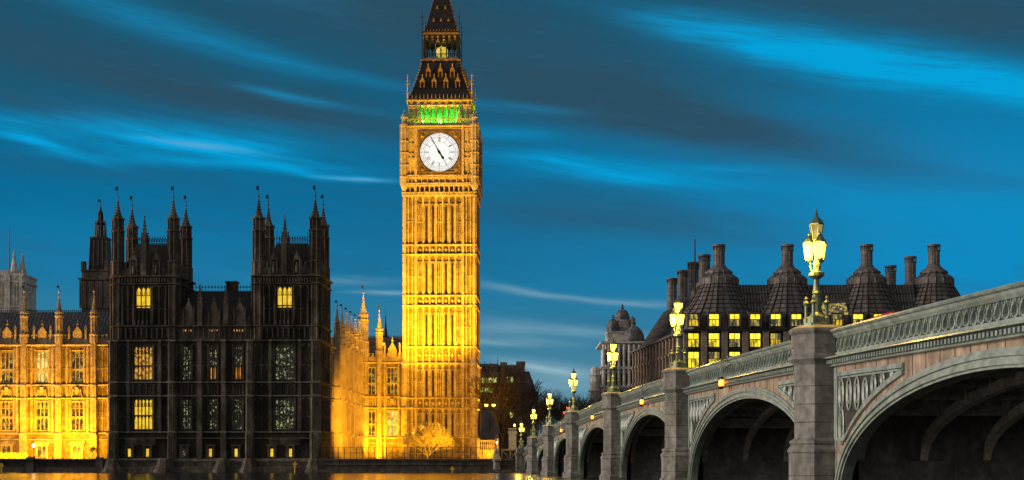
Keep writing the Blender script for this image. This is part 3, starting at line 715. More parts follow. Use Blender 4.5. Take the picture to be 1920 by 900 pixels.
# section facing the river between return wall and tower
V3 = 345.0
x0, x1 = PU(679, V3), PU(758, V3)
link = thing('palace_link', 'golden floodlit palace bay joining the side wall to the clock tower foot', 'palace', PAL, ((x0+x1)/2, V3, GZ))
sk3, tr3 = MB(), MB()
lw_ = [(PU(696.5,V3), 1.9), (PU(735.5,V3), 2.6)]
rb3 = [(PU(711.5,V3), 1.0), (PU(683,V3), .6), (PU(755,V3), .5), (PU(722,V3), .35), (PU(748,V3), .35)]
facade(sk3, tr3, x0+.3, x1, lw_, rb3, lambda a,b,z: (a, V3+b, z), pw=.9)
for t, w in rb3:
    dp = .8 if w > .9 else .3
    for za, zb, k in ((GZ-.3, Z1, 1.15), (Z1, Z2, 1.0), (Z2, ZC+.4, .9)): tr3.box(t-w/2*k, t+w/2*k, V3-dp*k, V3+.05, za, zb)
cx_ = MB(); cx_.box(x0+.3, x1, V3+.5, V3+12, GZ-.5, ZC)
part('core_wall', cx_, M['honey'], link); part('ashlar_wall', sk3, M['honeyShade'], link); part('tracery', tr3, M['honey'], link)
for (c, w), up, lo in zip(lw_, ('wing','wing'), ('wing','wingb')):
    window(link, w, UPW[1]-UPW[0], 2 if w < 2 else 3, (.42,), up, (c, V3, UPW[0])); window(link, w, LOW[1]-LOW[0], 2 if w < 2 else 3, (.47,), lo, (c, V3, LOW[0]))
a = MB(); c = lw_[1][0]; zc = (Z2+Z3)/2-.05; y = V3-.12
a.poly_y([(c-.42,zc+.45),(c+.42,zc+.45),(c+.42,zc-.1),(c,zc-.62),(c-.42,zc-.1)], y-.28, y+.05); a.lathe(c, y-.1, [(.3,zc+.5),(.42,zc+.85),(.05,zc+1.1)], 8)
for s in (-1, 1): a.loft([[(c+s*(.95+r*cos(q)*.5)-s*t*.25, y-.12+r*sin(q), zc-.75+t*1.5) for q in [k*pi/3 for k in range(6)]] for t, r in ((0,.16),(.25,.3),(.55,.26),(.8,.34),(1.0,.12))])
part('carved_arms', a, M['honey'], link)
pr = MB(); parapet(pr, x0+.3, x1, ZC+.3, lambda a,b,z: (a, V3+.1+b, z), .8, 1.9)
c = PU(735.5, V3); pr.box(c-1.0,c+1.0,V3,V3+.5,ZC+.3,ZC+3.0); pr.hexa([(c-1.05,V3-.05,ZC+3.0),(c+1.05,V3-.05,ZC+3.0),(c+1.05,V3+.5,ZC+3.0),(c-1.05,V3+.5,ZC+3.0)],[(c-.1,V3-.05,ZC+4.6),(c+.1,V3-.05,ZC+4.6),(c+.1,V3+.5,ZC+4.6),(c-.1,V3+.5,ZC+4.6)])
pr.tube((c,V3+.2,ZC+4.5),(c,V3+.2,ZC+6.2),.12,.05,5); pr.box(c-.25,c+.25,V3+.05,V3+.35,ZC+5.0,ZC+5.25)
for s in (-1.75, 1.75): pinnacle(pr, c+s, V3+.1, ZC+.3, .4, 3.2, 1.2)
part('parapet', pr, M['honey'], link)
q = MB(); x = PU(711.5,V3); zz = oct_turret(q, x, V3-.1, ZC+.3, .85, 2.4, 4.2, .6, 4.4); o = part('turret', q, M['honey'], link); ORG[o] = ORG[link]; vane(o, x, V3-.1, zz+.3, 1.2)
rf = MB(); zr = PZ(633, V3+7)
rf.hexa([(x0-2,V3+.9,ZC+.6),(x1,V3+.9,ZC+.6),(x1,V3+12,ZC+.6),(x0-2,V3+12,ZC+.6)],[(x0-2,V3+6.5,zr),(x1,V3+6.5,zr),(x1,V3+7.5,zr),(x0-2,V3+7.5,zr)])
o = part('roof', rf, M['slate'], link); ORG[o] = ORG[link]
cr = MB(); crest_rail(cr, x0-2, x1, V3+7, zr, .5, .4); part('roof_cresting', cr, M['iron'], link)
for px, py in ((690,645),(720,645),(750,645),(719,667)):
    dz = MB(); zc = PZ(py,V3+3); yy = V3+.9+(zc-ZC-.6)/(zr-ZC-.6)*5.6; xx = PU(px, yy); dz.box(xx-.26,xx+.26,yy-.25,yy+.3,zc-.5,zc+.4); part('roof_light', dz, G['officeg'], link)
q = MB(); x = PU(723, V3+14); q.lathe(x, V3+14, [(1.0,zr-2),(1.0,zr+.5),(.5,zr+1.2),(.28,zr+3),(.1,zr+5.2),(.25,zr+5.4),(.05,zr+5.6),(.04,zr+7.6)], 8); part('roof_spirelet', q, M['ironroof'], link)
# ================================================================== the clock tower
VT = 343.0
cxT = (PU(757.5, VT)+PU(890.5, VT))/2; H = (PU(890.5, VT)-PU(757.5, VT))/2
cyT = VT+H
tow = thing('clock_tower', 'tall golden floodlit gothic clock tower with a white lit dial and green lit belfry', 'clock tower', PAL, (cxT, cyT, GZ))
tz = lambda py, V=VT: PZ(py, V, 823)
sh, rib, cst = MB(), MB(), MB()
lev = [GZ, tz(820), tz(765), tz(746), tz(681), tz(650), tz(573), tz(554), tz(477), tz(459), tz(366)]
sh.box(cxT-H+.55, cxT+H-.55, VT+.55, VT+2*H-.55, GZ-.5, tz(345))
def faceT(k, dep=0.0):
    c, s = round(cos(k*pi/2)), round(sin(k*pi/2))
    return lambda a, b, z: (cxT+a*c-(b-H)*s, cyT+a*s+(b-H)*c, z)
ci = H*.64                                     # half width of the central panelled field
nbay = 7; bw = 2*ci/nbay
slit_storeys = [(lev[1],lev[2]),(lev[3],lev[4]),(lev[5],lev[6]),(lev[7],lev[8]),(lev[9],lev[10])]
zcor = tz(345)
for k in range(4):
    T = faceT(k); strg = MB()
    for q in (sh, rib, strg): q.T = T
    # central field recessed; slit holes cut in bays 2,3,5,6
    holes = []
    for za, zb in slit_storeys:
        hh = (zb-za)
        for j in (1, 2, 4, 5):
            x = -ci+(j+.5)*bw; holes.append((x-.18, x+.18, za+hh*.06, zb-hh*.22))
    sh.skin(-ci, ci, GZ-.5, zcor, holes, .34, .6)
    for s in (-1, 1):                          # corner masses
        lo, hi = (ci, H-.02) if s > 0 else (-H+.02, -ci)
        sh.box(lo, hi, .03, .6, GZ-.5, zcor)
        n = 3
        for (za, zb) in slit_storeys:
            m = (za+zb)/2
            rib.panels(lo+.1, hi-.1, za+.25, za+(zb-za)*.48, n, .03, .2, .26); rib.panels(lo+.1, hi-.1, za+(zb-za)*.5, zb-.25, n, .03, .2, .26)
        for a in ((lo+.22, hi-.22)): rib.box(a-.24, a+.24, -.32, .05, GZ-.4, zcor-.3)
    # bay mullions, heads, friezes
    for za, zb in slit_storeys:
        for j in range(nbay+1):
            x = -ci+j*bw; rib.box(x-.19, x+.19, -.16, .36, za, zb)
        for j in range(nbay):
            x = -ci+j*bw
            rib.spandrel(x+.19, x+bw-.19, zb-bw*.95, zb-.1, -.06, .35)
            rib.spandrel(x+.19, x+bw-.19, zb-(zb-za)*.17-bw*.6, zb-(zb-za)*.17, .04, .35)
            if j in (0, 3, 6):
                for xx in (x+bw*.32, x+bw*.68): rib.box(xx-.1, xx+.1, .08, .36, za, zb-(zb-za)*.2)
                rib.box(x+.2, x+bw-.2, .04, .23, za+(zb-za)*.46-.14, za+(zb-za)*.46+.14); 
            else:
                for xx in (x+.30, x+bw-.30): rib.box(xx-.12, xx+.12, .08, .36, za, zb-(zb-za)*.19)
    for za, zb in ((lev[2],lev[3]),(lev[4],lev[5]),(lev[6],lev[7]),(lev[8],lev[9])):
        rib.panels(-ci, ci, za+.15, zb-.15, nbay, .22, .3, .34)
        for j in range(nbay):
            x = -ci+(j+.5)*bw; zm = (za+zb)/2
            rib.hexa([(x-.42,.12,zm),(x,.12,zm-.55),(x+.42,.12,zm),(x,.12,zm+.55)],[(x-.2,-.1,zm),(x,-.1,zm-.28),(x+.2,-.1,zm),(x,-.1,zm+.28)])
        for s in (-1, 1):
            lo, hi = (ci, H) if s > 0 else (-H, -ci); rib.panels(lo+.1, hi-.1, za+.15, zb-.15, 3, .03, .22, .26)
    for i, z in enumerate(lev[1:]): strg.string(-H-.25, H+.25, z, .45, .42)
    strg.string(-H-.2, H+.2, GZ+1.6, .4, .5); sh.box(-H-.25, H+.25, -.28, .03, GZ-.5, GZ+1.5)
    # corbel table under the clock stage
    for r_, (zz, dd) in enumerate(((tz(366),.3),(tz(361),.5),(tz(347),.55))): strg.string(-H-.3, H+.3, zz, .5, dd)
    rib.panels(-H+.3, H-.3, tz(360), tz(349), 14, .03, .45, .3)
    for j in range(26):
        x = -H+.3+(j+.5)*(2*H-.6)/26; rib.box(x-.16, x+.16, -.55, .0, tz(365), tz(361.5))
    strg.T = None; part('string_course', strg, M['honey'], tow)
for q in (sh, rib): q.T = None
part('shaft_wall', sh, M['honeyShade'], tow); part('shaft_tracery', rib, M['honey'], tow)
proto = {}
for k in (0, 1):
    T = faceT(k)
    for za, zb in slit_storeys:
        hh = zb-za
        for j in (1, 2, 4, 5):
            x = -ci+(j+.5)*bw; loc = T(x, .5, za+hh*.06); key = round(hh, 2)
            if key not in proto:
                p = MB(); p.box(-.175,.175,0,.06,.01,hh*.72-.01); p.box(-.175,.175,-.1,0,hh*.32,hh*.32+.18)
                proto[key] = part('slit_window', p, M['sootShade'], tow, loc, k*pi/2)
            else: clone(proto[key], tow, loc, k*pi/2)
# corner shafts of the foot
ft = MB()
for sx_, sy_ in ((-1,-1),(1,-1),(1,1),(-1,1)):
    x, y = cxT+sx_*(H-.3), cyT+sy_*(H-.3); ft = MB()
    ft.lathe(x, y, [(1.25,GZ-.4),(1.25,GZ+4.5),(1.0,GZ+5.2),(1.0,lev[3]),(.85,lev[3]+.5),(.85,lev[4]-.3),(1.1,lev[4]),(.7,lev[4]+.8),(.35,lev[4]+2.6),(.05,lev[4]+4.2)], 8)
    for zz in (lev[1], lev[2], lev[3]): ft.lathe(x, y, [(1.0,zz-.2),(1.3,zz),(1.3,zz+.1),(1.0,zz+.3)], 8)
    part('corner_buttress', ft, M['honey'], tow)
# ---- clock stage
zc0, zc1 = zcor, tz(237); Hc = H+.45
for k in range(4):
    T = faceT(k); cst.T = T; d0 = -.45
    cst.box(-Hc+.6, Hc-.6, d0+.35, 2.0, zc0, zc1)
    lo = H*.66
    for s in (-1, 1):
        a, b = (lo+.1, Hc-.9) if s > 0 else (-Hc+.9, -lo-.1)
        cst.panels(a, b, tz(331), tz(287), 2, d0+.35, .3, .3); cst.panels(a, b, tz(285), tz(243), 2, d0+.35, .3, .3)
        for zz in (tz(300), tz(273)):
            for xx in (a+(b-a)*.25, a+(b-a)*.75): cst.box(xx-.5, xx+.5, d0+.12, d0+.36, zz-.55, zz+.55)
        for q in (lo, ): cst.box(s*q-.26, s*q+.26, d0-.2, d0+.36, zc0+.6, zc1+.3)
    cst.panels(-lo, lo, zc0+.3, tz(334), 8, d0+.35, .35, .22)
    cst.panels(-Hc+.9, -lo-.2, zc0+.3, tz(334), 3, d0+.35, .35, .2); cst.panels(lo+.2, Hc-.9, zc0+.3, tz(334), 3, d0+.35, .35, .2)
    for zz, hh, dd in ((zc0+.1,.55,.5),(tz(332),.45,.4),(tz(329),.3,.55),(zc1-.55,.4,.35),(zc1,.6,.6)): cst.string(-Hc-.05, Hc+.05, zz, hh, dd, d0+.35)
    for j in range(20): x = -lo+(j+.5)*2*lo/20; cst.box(x-.13, x+.13, d0-.05, d0+.3, zc1-1.4, zc1-.8)
cst.T = None
part('clock_stage', cst, M['honey'], tow)
for sx_, sy_ in ((-1,-1),(1,-1),(1,1),(-1,1)):
    x, y = cxT+sx_*(H-.1), cyT+sy_*(H-.1); cor = MB()
    cor.lathe(x, y, [(.5,zc0-1.6),(.95,zc0-.4),(.95,zc1-.2),(1.15,zc1),(1.15,zc1+.4),(.7,zc1+.6),(.7,zc1+1.8),(.95,zc1+2.0),(.6,zc1+2.7),(.15,zc1+3.1),(.3,zc1+3.4),(.04,zc1+3.9)], 8)
    for i in range(8):
        a = pi/8+pi/4*i; cor.tube((x+.98*cos(a),y+.98*sin(a),zc0-.2),(x+.98*cos(a),y+.98*sin(a),zc1),.12,.12,4)
    for zz in (tz(332), tz(310), tz(287), tz(265)): cor.lathe(x, y, [(.96,zz-.2),(1.15,zz),(1.15,zz+.12),(.96,zz+.3)], 8)
    part('stage_turret', cor, M['honey'], tow)
# ---- dials on the two faces in view (and the two others)
RD = 36.0/FPX*(VT)*1.0
zd = tz(286)
def dial(k):
    T = faceT(k); d0 = -.45
    fr = MB(T); s = H*.60
    n = 48
    # square frame field with round opening, gilded ring, corner bosses
    for i in range(n):
        a, b = 2*pi*i/n, 2*pi*(i+1)/n
        def sq(t):
            c, q = cos(t), sin(t); m = max(abs(c), abs(q)); return (s*c/m, zd+s*q/m)
        r = RD*1.06
        p0, p1 = (r*cos(a), zd+r*sin(a)), (r*cos(b), zd+r*sin(b)); q0, q1 = sq(a), sq(b)
        fr.hexa([(p0[0],d0+.30,p0[1]),(q0[0],d0+.30,q0[1]),(q1[0],d0+.30,q1[1]),(p1[0],d0+.30,p1[1])],
                [(p0[0],d0+.05,p0[1]),(q0[0],d0+.05,q0[1]),(q1[0],d0+.05,q1[1]),(p1[0],d0+.05,p1[1])])
    for a, b, c_, e in ((-s,s,-s,-s+.45),(-s,s,s-.45,s)): fr.box(a, b, d0-.15, d0+.05, zd+c_, zd+e)
    for a, b in ((-s,-s+.45),(s-.45,s)): fr.box(a, b, d0-.148, d0+.05, zd-s+.45, zd+s-.45)
    for sx_ in (-1,1):
        for sz in (-1,1):
            x, z = sx_*s*.80, zd+sz*s*.80
            fr.hexa([(x+.62*cos(i*pi/4),d0+.04,z+.62*sin(i*pi/4)) for i in range(8)],[(x+.3*cos(i*pi/4),d0-.16,z+.3*sin(i*pi/4)) for i in range(8)])
            for t in (.6,.72): fr.hexa([(sx_*s*t-.1,d0+.04,z-.1),(sx_*s*t+.1,d0+.04,z-.1),(sx_*s*t+.1,d0+.04,z+.1),(sx_*s*t-.1,d0+.04,z+.1)],[(sx_*s*t-.05,d0-.05,z-.05),(sx_*s*t+.05,d0-.05,z-.05),(sx_*s*t+.05,d0-.05,z+.05),(sx_*s*t-.05,d0-.05,z+.05)])
    o = part('dial_surround', fr, M['dialgold'], tow)
    di = MB(T); di.hexa([(RD*cos(2*pi*i/n),d0+.28,zd+RD*sin(2*pi*i/n)) for i in range(n)],[(RD*cos(2*pi*i/n),d0+.16,zd+RD*sin(2*pi*i/n)) for i in range(n)])
    dl = part('clock_dial', di, G['dial'], tow); ORG[dl] = ORG[tow]
    ln = MB(T)
    def ring(r0, r1, seg=64, y0=d0+.08, y1=d0+.17):
        for i in range(seg):
            a, b = 2*pi*i/seg, 2*pi*(i+1)/seg
            ln.hexa([(r*cos(t),y1,zd+r*sin(t)) for r, t in ((r0,a),(r1,a),(r1,b),(r0,b))],[(r*cos(t),y0,zd+r*sin(t)) for r, t in ((r0,a),(r1,a),(r1,b),(r0,b))])
    ring(RD*1.0, RD*1.065); ring(RD*.945, RD*.965); ring(RD*.765, RD*.785); ring(RD*.535, RD*.552)
    def bar(t, r0, r1, w, x=0.0, y0=d0+.07, y1=d0+.165, tilt=0.0):
        """bar on the dial at clock angle t (from 12, clockwise), x = sideways offset"""
        ux, uz = sin(t), cos(t); vx, vz = cos(t), -sin(t)
        pts = [(r0, x-w/2-tilt/2), (r0, x+w/2-tilt/2), (r1, x+w/2+tilt/2), (r1, x-w/2+tilt/2)]
        P = [(r*ux+q*vx, zd+r*uz+q*vz) for r, q in pts]
        ln.hexa([(p[0],y1,p[1]) for p in P],[(p[0],y0,p[1]) for p in P])
    for h in range(12): bar(2*pi*h/12+0.0001, RD*.545, RD*1.0, .07)
    for q in range(60):
        bar(2*pi*q/60, RD*.785, RD*.95, .035, y0=d0+.10)
        bar(2*pi*(q+.5)/60, RD*.83, RD*.90, .11, y0=d0+.10)
    NUM = ['XII','I','II','III','IIII','V','VI','VII','VIII','IX','X','XI']
    for h, tx in enumerate(NUM):
        wd = {'I':.19,'V':.40,'X':.42}; tot = sum(wd[ch] for ch in tx); p = -tot/2
        for ch in tx:
            m_ = p+wd[ch]/2; r0, r1 = RD*.575, RD*.745; t = 2*pi*h/12+1e-4
            if ch == 'I': bar(t, r0, r1, .085, m_)
            if ch == 'V': bar(t, r0, r1, .085, m_-.08, tilt=-.16); bar(t, r0, r1, .06, m_+.08, tilt=.16)
            if ch == 'X': bar(t, r0, r1, .085, m_, tilt=.28); bar(t, r0, r1, .06, m_, tilt=-.28)
            p += wd[ch]
    for q in range(24): bar(2*pi*(q+.5)/24, RD*.16, RD*.50, .022, y0=d0+.13)
    for r in (.22,.36): ring(RD*r, RD*r+.02, 40, d0+.13)
    o = bpy.data.objects.new('dial_tracery', mesh('dial_tracery', ln, M['blackpaint'], ORG[tow])); COL.objects.link(o); o.parent = dl
    def hand(t, pts):
        h_ = MB(T); ux, uz = sin(t), cos(t); vx, vz = cos(t), -sin(t)
        for (r0, w0), (r1, w1) in zip(pts, pts[1:]):
            P = [(r*ux+q*vx, zd+r*uz+q*vz) for r, q in ((r0,-w0),(r0,w0),(r1,w1),(r1,-w1))]
            h_.hexa([(p[0],d0-.02,p[1]) for p in P],[(p[0],d0-.12,p[1]) for p in P])
        return h_
    mh = hand(radians(331), [(-RD*.22,.16),(-RD*.10,.10),(0,.24),(RD*.12,.22),(RD*.2,.12),(RD*.94,.05)])
    hh = hand(radians(147.5), [(-RD*.12,.2),(0,.34),(RD*.16,.18),(RD*.26,.20),(RD*.32,.34),(RD*.38,.30),(RD*.44,.08),(RD*.54,.03)])
    hh.lathe(*T(0, d0-.03, 0)[:2], [(.3,zd-.3),(.3,zd+.3)], 8)
    for nm, q in (('minute_hand', mh), ('hour_hand', hh)):
        o = bpy.data.objects.new(nm, mesh(nm, q, M['blackpaint'], ORG[tow])); COL.objects.link(o); o.parent = dl
for k in (0, 1): dial(k)
# ---- green-lit belfry
zb0, zb1 = zc1+.3, tz(188, VT+1.2); Hb = H-.95
bel = MB(); bst = MB()
bst.box(cxT-H+.2, cxT+H-.2, cyT-H+.2, cyT+H-.2, zc1-.1, zc1+.28)
bco = MB(); bco.box(cxT-Hb+1.8, cxT+Hb-1.8, cyT-Hb+1.8, cyT+Hb-1.8, zb0, zb1-.2); part('belfry_core', bco, M['sootpale'], tow)
for k in range(4):
    c, s = round(cos(k*pi/2)), round(sin(k*pi/2))
    T = lambda a, b, z, c=c, s=s: (cxT+a*c-(b-Hb)*s, cyT+a*s+(b-Hb)*c, z)
    bel.T = T; w = Hb*.68; nn = 7; q = 2*w/nn; zt = zb1-1.3
    for j in range(nn+1):
        x = -w+j*q; bel.box(x-.24, x+.24, 0, .6, zb0, zt); bel.box(x-.09, x+.09, -.1, 0, zb0+2.2, zt)
    for j in range(nn):
        bel.spandrel(-w+j*q+.24, -w+(j+1)*q-.24, zt-1.6, zt, .08, .55)
    bel.box(-Hb, Hb, 0, 1.6, zt, zb1-.15)
    for s2 in (-1, 1):
        a, b = (w, Hb) if s2 > 0 else (-Hb, -w); bel.box(a, b, .1, 1.7, zb0, zt); bel.panels(a+.1, b-.1, zb0+.2, zt-.2, 2, .1, .22, .3)
    bel.string(-Hb-.1, Hb+.1, zt+.1, .35, .35); bel.string(-Hb-.3, Hb+.3, zb1-.1, .5, .55)
    for j in range(9): x = -Hb+.7+j*(2*Hb-1.4)/8; bel.box(x-.35, x+.35, -.22, .02, zt+.3, zt+.95)
    # balcony balustrade in front
    c2, s3 = c, s; T2 = lambda a, b, z, c=c, s=s: (cxT+a*c-(b-H)*s, cyT+a*s+(b-H)*c, z)
    bst.T = T2; bst.box(-H+.8, H-.8, -.25, .05, zc1+1.5, zc1+1.75)
    bst.box(-H+.9, H-.9, -.18, .0, zc1+.25, zc1+.85)
    for j in range(15): x = -H+1.0+j*(2*H-2.0)/14; bst.box(x-.1, x+.1, -.2, .02, zc1+.85, zc1+1.5)
    for x in (-H*.55, H*.55): bst.box(x-.3, x+.3, -.4, .1, zc1+.2, zc1+2.3); bst.lathe(*((x, -.15)), [(.3,zc1+2.3),(.1,zc1+3.2),(.2,zc1+3.4),(.03,zc1+3.9)], 6)
    bst.T = None
bel.T = None
part('belfry', bel, M['honey'], tow); part('belfry_gallery', bst, M['honey'], tow)
# ---- cast iron roofs, lantern, spire
Vc = cyT; ctz = lambda py: PZ(py, Vc, 829)
r1 = MB(); z0, z1 = zb1+.1, ctz(122); h0, h1 = Hb+.05, PU(864.5, Vc)-PU(830.5, Vc)
h1 = 34.2/FPX*Vc
pro = [(h0+.25,z0),(h0+.15,z0+.5),(h0-.1,z0+.9)]
steps = 8
def conc(h0, h1, z0, z1, n, p):
    return [(h1+(h0-h1)*(1-i/n)**p, z0+(z1-z0)*i/n) for i in range(n+1)]
cur = conc(h0-.35, h1, z0+.9, z1, 8, 1.25)
r1.loft([[(cxT-h,cyT-h,z),(cxT+h,cyT-h,z),(cxT+h,cyT+h,z),(cxT-h,cyT+h,z)] for h, z in pro+cur])
part('lower_roof', r1, M['ironroof'], tow)
gd = MB()
def hw(cv, z):
    for (a, za), (b, zb) in zip(cv, cv[1:]):
        if za <= z <= zb: return a+(b-a)*(z-za)/(zb-za)
    return cv[-1][0]
for k in range(4):
    c, s = round(cos(k*pi/2)), round(sin(k*pi/2))
    gd.T = lambda a, b, z, c=c, s=s: (cxT+a*c-b*s, cyT+a*s+b*c, z)
    for j in range(17): x = -h0+j*2*h0/16; gd.frus(x, -h0-.22, z0+.2, z0+1.25, .16, .1, .02, .05)
    gd.box(-h0-.25, h0+.25, -h0-.28, -h0-.1, z0+.0, z0+.14); gd.box(-h1-.3, h1+.3, -h1-.35, -h1, z1-.2, z1+.12)
    for zz, xs in ((ctz(177), (-.63,-.21,.21,.63)), (ctz(156), (-.5,0,.5))):
        hh = hw(cur, zz)
        for f in xs:
            if k > 1: continue
            x = f*hh*1.05; y = -hh-.05; Tk = gd.T; gk = gd; gd = MB(Tk)
            for q in (-.42, .42): gd.box(x+q-.09, x+q+.09, y-.35, y+.9, zz, zz+1.5)
            gd.hexa([(x-.62,y-.4,zz+1.45),(x+.62,y-.4,zz+1.45),(x+.62,y+1.2,zz+1.45),(x-.62,y+1.2,zz+1.45)],[(x-.06,y-.4,zz+2.5),(x+.06,y-.4,zz+2.5),(x+.06,y+1.4,zz+2.5),(x-.06,y+1.4,zz+2.5)])
            gd.tube((x,y-.2,zz+2.4),(x,y-.2,zz+3.2),.07,.04,4); part('roof_dormer', gd, M['gilt'], tow); gd = gk
    # hip crockets
    for i in range(12):
        zz = z0+1.4+(z1-z0-1.8)*i/11; hh = hw(cur, zz); gd.box(hh-.02, hh+.26, -hh-.26, -hh+.02, zz, zz+.38)
gd.T = None
part('roof_gilding', gd, M['gilt'], tow)
for sx_, sy_ in ((-1,-1),(1,-1),(1,1),(-1,1)):
    q = MB(); x, y = cxT+sx_*(Hb+.2), cyT+sy_*(Hb+.2)
    q.tube((x,y,zb1-1.0),(x,y,zb1+6.0),.16,.06,6)
    for zz, r in ((zb1+1.6,.42),(zb1+3.6,.5),(zb1+5.6,.34)):
        q.lathe(x, y, [(.08,zz-.25),(r,zz),(.08,zz+.25)], 6)
    q.box(x-.5, x+.5, y-.06, y+.06, zb1+4.2, zb1+4.45)
    part('corner_finial', q, M['gilt'], tow)
    q = MB(); x, y = cxT+sx_*(H-.2), cyT+sy_*(H-.2)
    xx, yy = cxT+sx_*(H-1.2), cyT+sy_*(H-1.2)
zl0, zl1 = z1, ctz(71); hl = 31.5/FPX*Vc
la = MB(); lg = MB()
la.box(cxT-hl, cxT+hl, cyT-hl, cyT+hl, zl0, zl0+.4); la.box(cxT-hl+.05, cxT+hl-.05, cyT-hl+.05, cyT+hl-.05, zl1-1.5, zl1)
for k in range(4):
    c, s = round(cos(k*pi/2)), round(sin(k*pi/2)); T = lambda a, b, z, c=c, s=s: (cxT+a*c-(b-hl)*s, cyT+a*s+(b-hl)*c, z)
    la.T = T; n = 6; q = 2*hl/n
    for j in range(n+1): x = -hl+j*q; la.box(x-.13, x+.13, -.02, .3, zl0+.4, zl1-1.4)
    for j in range(n): la.spandrel(-hl+j*q+.13, -hl+(j+1)*q-.13, zl1-2.6, zl1-1.4, .05, .28)
    la.box(-hl, hl, -.05, .12, zl0+1.5, zl0+1.65)
    for j in range(16): x = -hl+(j+.5)*2*hl/16; la.box(x-.05, x+.05, -.02, .08, zl0+.4, zl0+1.5)
    lg.T = T; lg.box(-hl-.3, hl+.3, -.32, -.02, zl1-.35, zl1+.05); lg.box(-hl-.2, hl+.2, -.2, -.06, zl0+.1, zl0+.5)
    for j in range(6): x = -hl+(j+.5)*2*hl/6; lg.hexa([(x+.36*cos(i*pi/3),-.05,zl1-.85+.36*sin(i*pi/3)) for i in range(6)],[(x+.3*cos(i*pi/3),-.2,zl1-.85+.3*sin(i*pi/3)) for i in range(6)])
    for j in range(6): x = -hl+(j+.5)*2*hl/6; lg.frus(x, -.04, zl1-1.6, zl1-1.35, .1,.03,.3,.03)
    for j in range(13): x = -hl+j*2*hl/12; lg.box(x-.1, x+.1, -.16, -.06, zl0+.5, zl0+.8)
la.T = lg.T = None
part('lantern', la, M['ironroof'], tow); part('lantern_gilding', lg, M['gilt'], tow)
lp = MB()
lp.lathe(cxT, cyT, [(1.1,zl0+1.9),(1.5,zl0+2.3),(1.5,zl0+3.6),(.9,zl0+4.1)], 6); part('lantern_lamp', lp, G['ayrton'], tow)
sp = MB(); zs0, zs1 = zl1, ctz(-70); hs = 30/FPX*Vc
cv = conc(hs, .12, zs0+.6, zs1, 10, 1.22)
sp.loft([[(cxT-h,cyT-h,z),(cxT+h,cyT-h,z),(cxT+h,cyT+h,z),(cxT-h,cyT+h,z)] for h, z in [(hs+.5,zs0),(hs+.4,zs0+.4)]+cv])
sp.tube((cxT,cyT,zs1-.5),(cxT,cyT,zs1+6),.12,.05,6)
part('spire', sp, M['ironroof'], tow)
gs = MB()
for k in range(4):
    c, s = round(cos(k*pi/2)), round(sin(k*pi/2)); gs.T = lambda a, b, z, c=c, s=s: (cxT+a*c-b*s, cyT+a*s+b*c, z)
    for zz, xs in ((ctz(48), (-.55,0,.55)), (ctz(23), (-.4,.4))):
        h = hw(cv, zz)
        for f in xs:
            if k > 1: continue
            x = f*h; y = -h-.05; lq = MB(gs.T); lq.hexa([(x-.3,y-.25,zz),(x+.3,y-.25,zz),(x+.3,y+.8,zz),(x-.3,y+.8,zz)],[(x-.04,y-.25,zz+.8),(x+.04,y-.25,zz+.8),(x+.04,y+.8,zz+.8),(x-.04,y+.8,zz+.8)]); part('lucarne', lq, M['gilt'], tow)
    for j in range(12): x = -hs+j*2*hs/11; gs.frus(x, -hs-.35, zs0+.3, zs0+.95, .12, .06, .02, .03)
    for i in range(16):
        zz = zs0+1+(zs1-zs0-3)*i/15; h = hw(cv, zz); gs.box(h-.02, h+.17, -h-.17, -h+.02, zz, zz+.28)
gs.T = None
part('spire_gilding', gs, M['gilt'], tow)
for sx_, sy_ in ((-1,-1),(1,-1),(1,1),(-1,1)):
    q = MB(); x, y = cxT+sx_*(hl+.35), cyT+sy_*(hl+.35)
    q.tube((x,y,zl0-.6),(x,y,zl1+5.0),.13,.05,5)
    for zz in (zl0+1.2, zl0+3.4, zl1, zl1+2, zl1+3.6): q.lathe(x, y, [(.06,zz-.2),(.26,zz),(.06,zz+.2)], 5)
    part('lantern_finial', q, M['iron'], tow)
# ================================================================== the bridge
PS = [29, 65, 101.5, 138, 177, 213, 247, 281]            # pier stations along the bridge
top = lambda s: 8.05-(.000142 if s < 132 else .000158)*(s-132)**2                    # parapet coping follows the camber
XF, BW, XP = 1.5, 27.0, 1.03            # wall face, far side, pier centre line
brg = thing('arch_bridge', 'grey green iron arch bridge on stone piers receding across the river', 'bridge', BRG, (XF, 150, 0))
def sweep(mb, prof, s0, s1, step=1.2):
    """closed (x, dz-from-coping) profile run along the camber"""
    n = max(1, int((s1-s0)/step)); mb.loft([[(x, s0+(s1-s0)*i/n, top(s0+(s1-s0)*i/n)+z) for x, z in prof] for i in range(n+1)])
S0, S1 = 31.0, 296.0
deck = MB(); sweep(deck, [(XF+.5,-1.5),(BW-.5,-1.5),(BW-.5,-1.12),(XF+.5,-1.12)], 20, S1, 3); part('deck', deck, M['asphalt'], brg)
far = MB(); sweep(far, [(BW-.4,-1.6),(BW,-1.6),(BW,0),(BW-.4,0)], 20, S1, 3); part('far_parapet', far, M['bgreen'], brg)
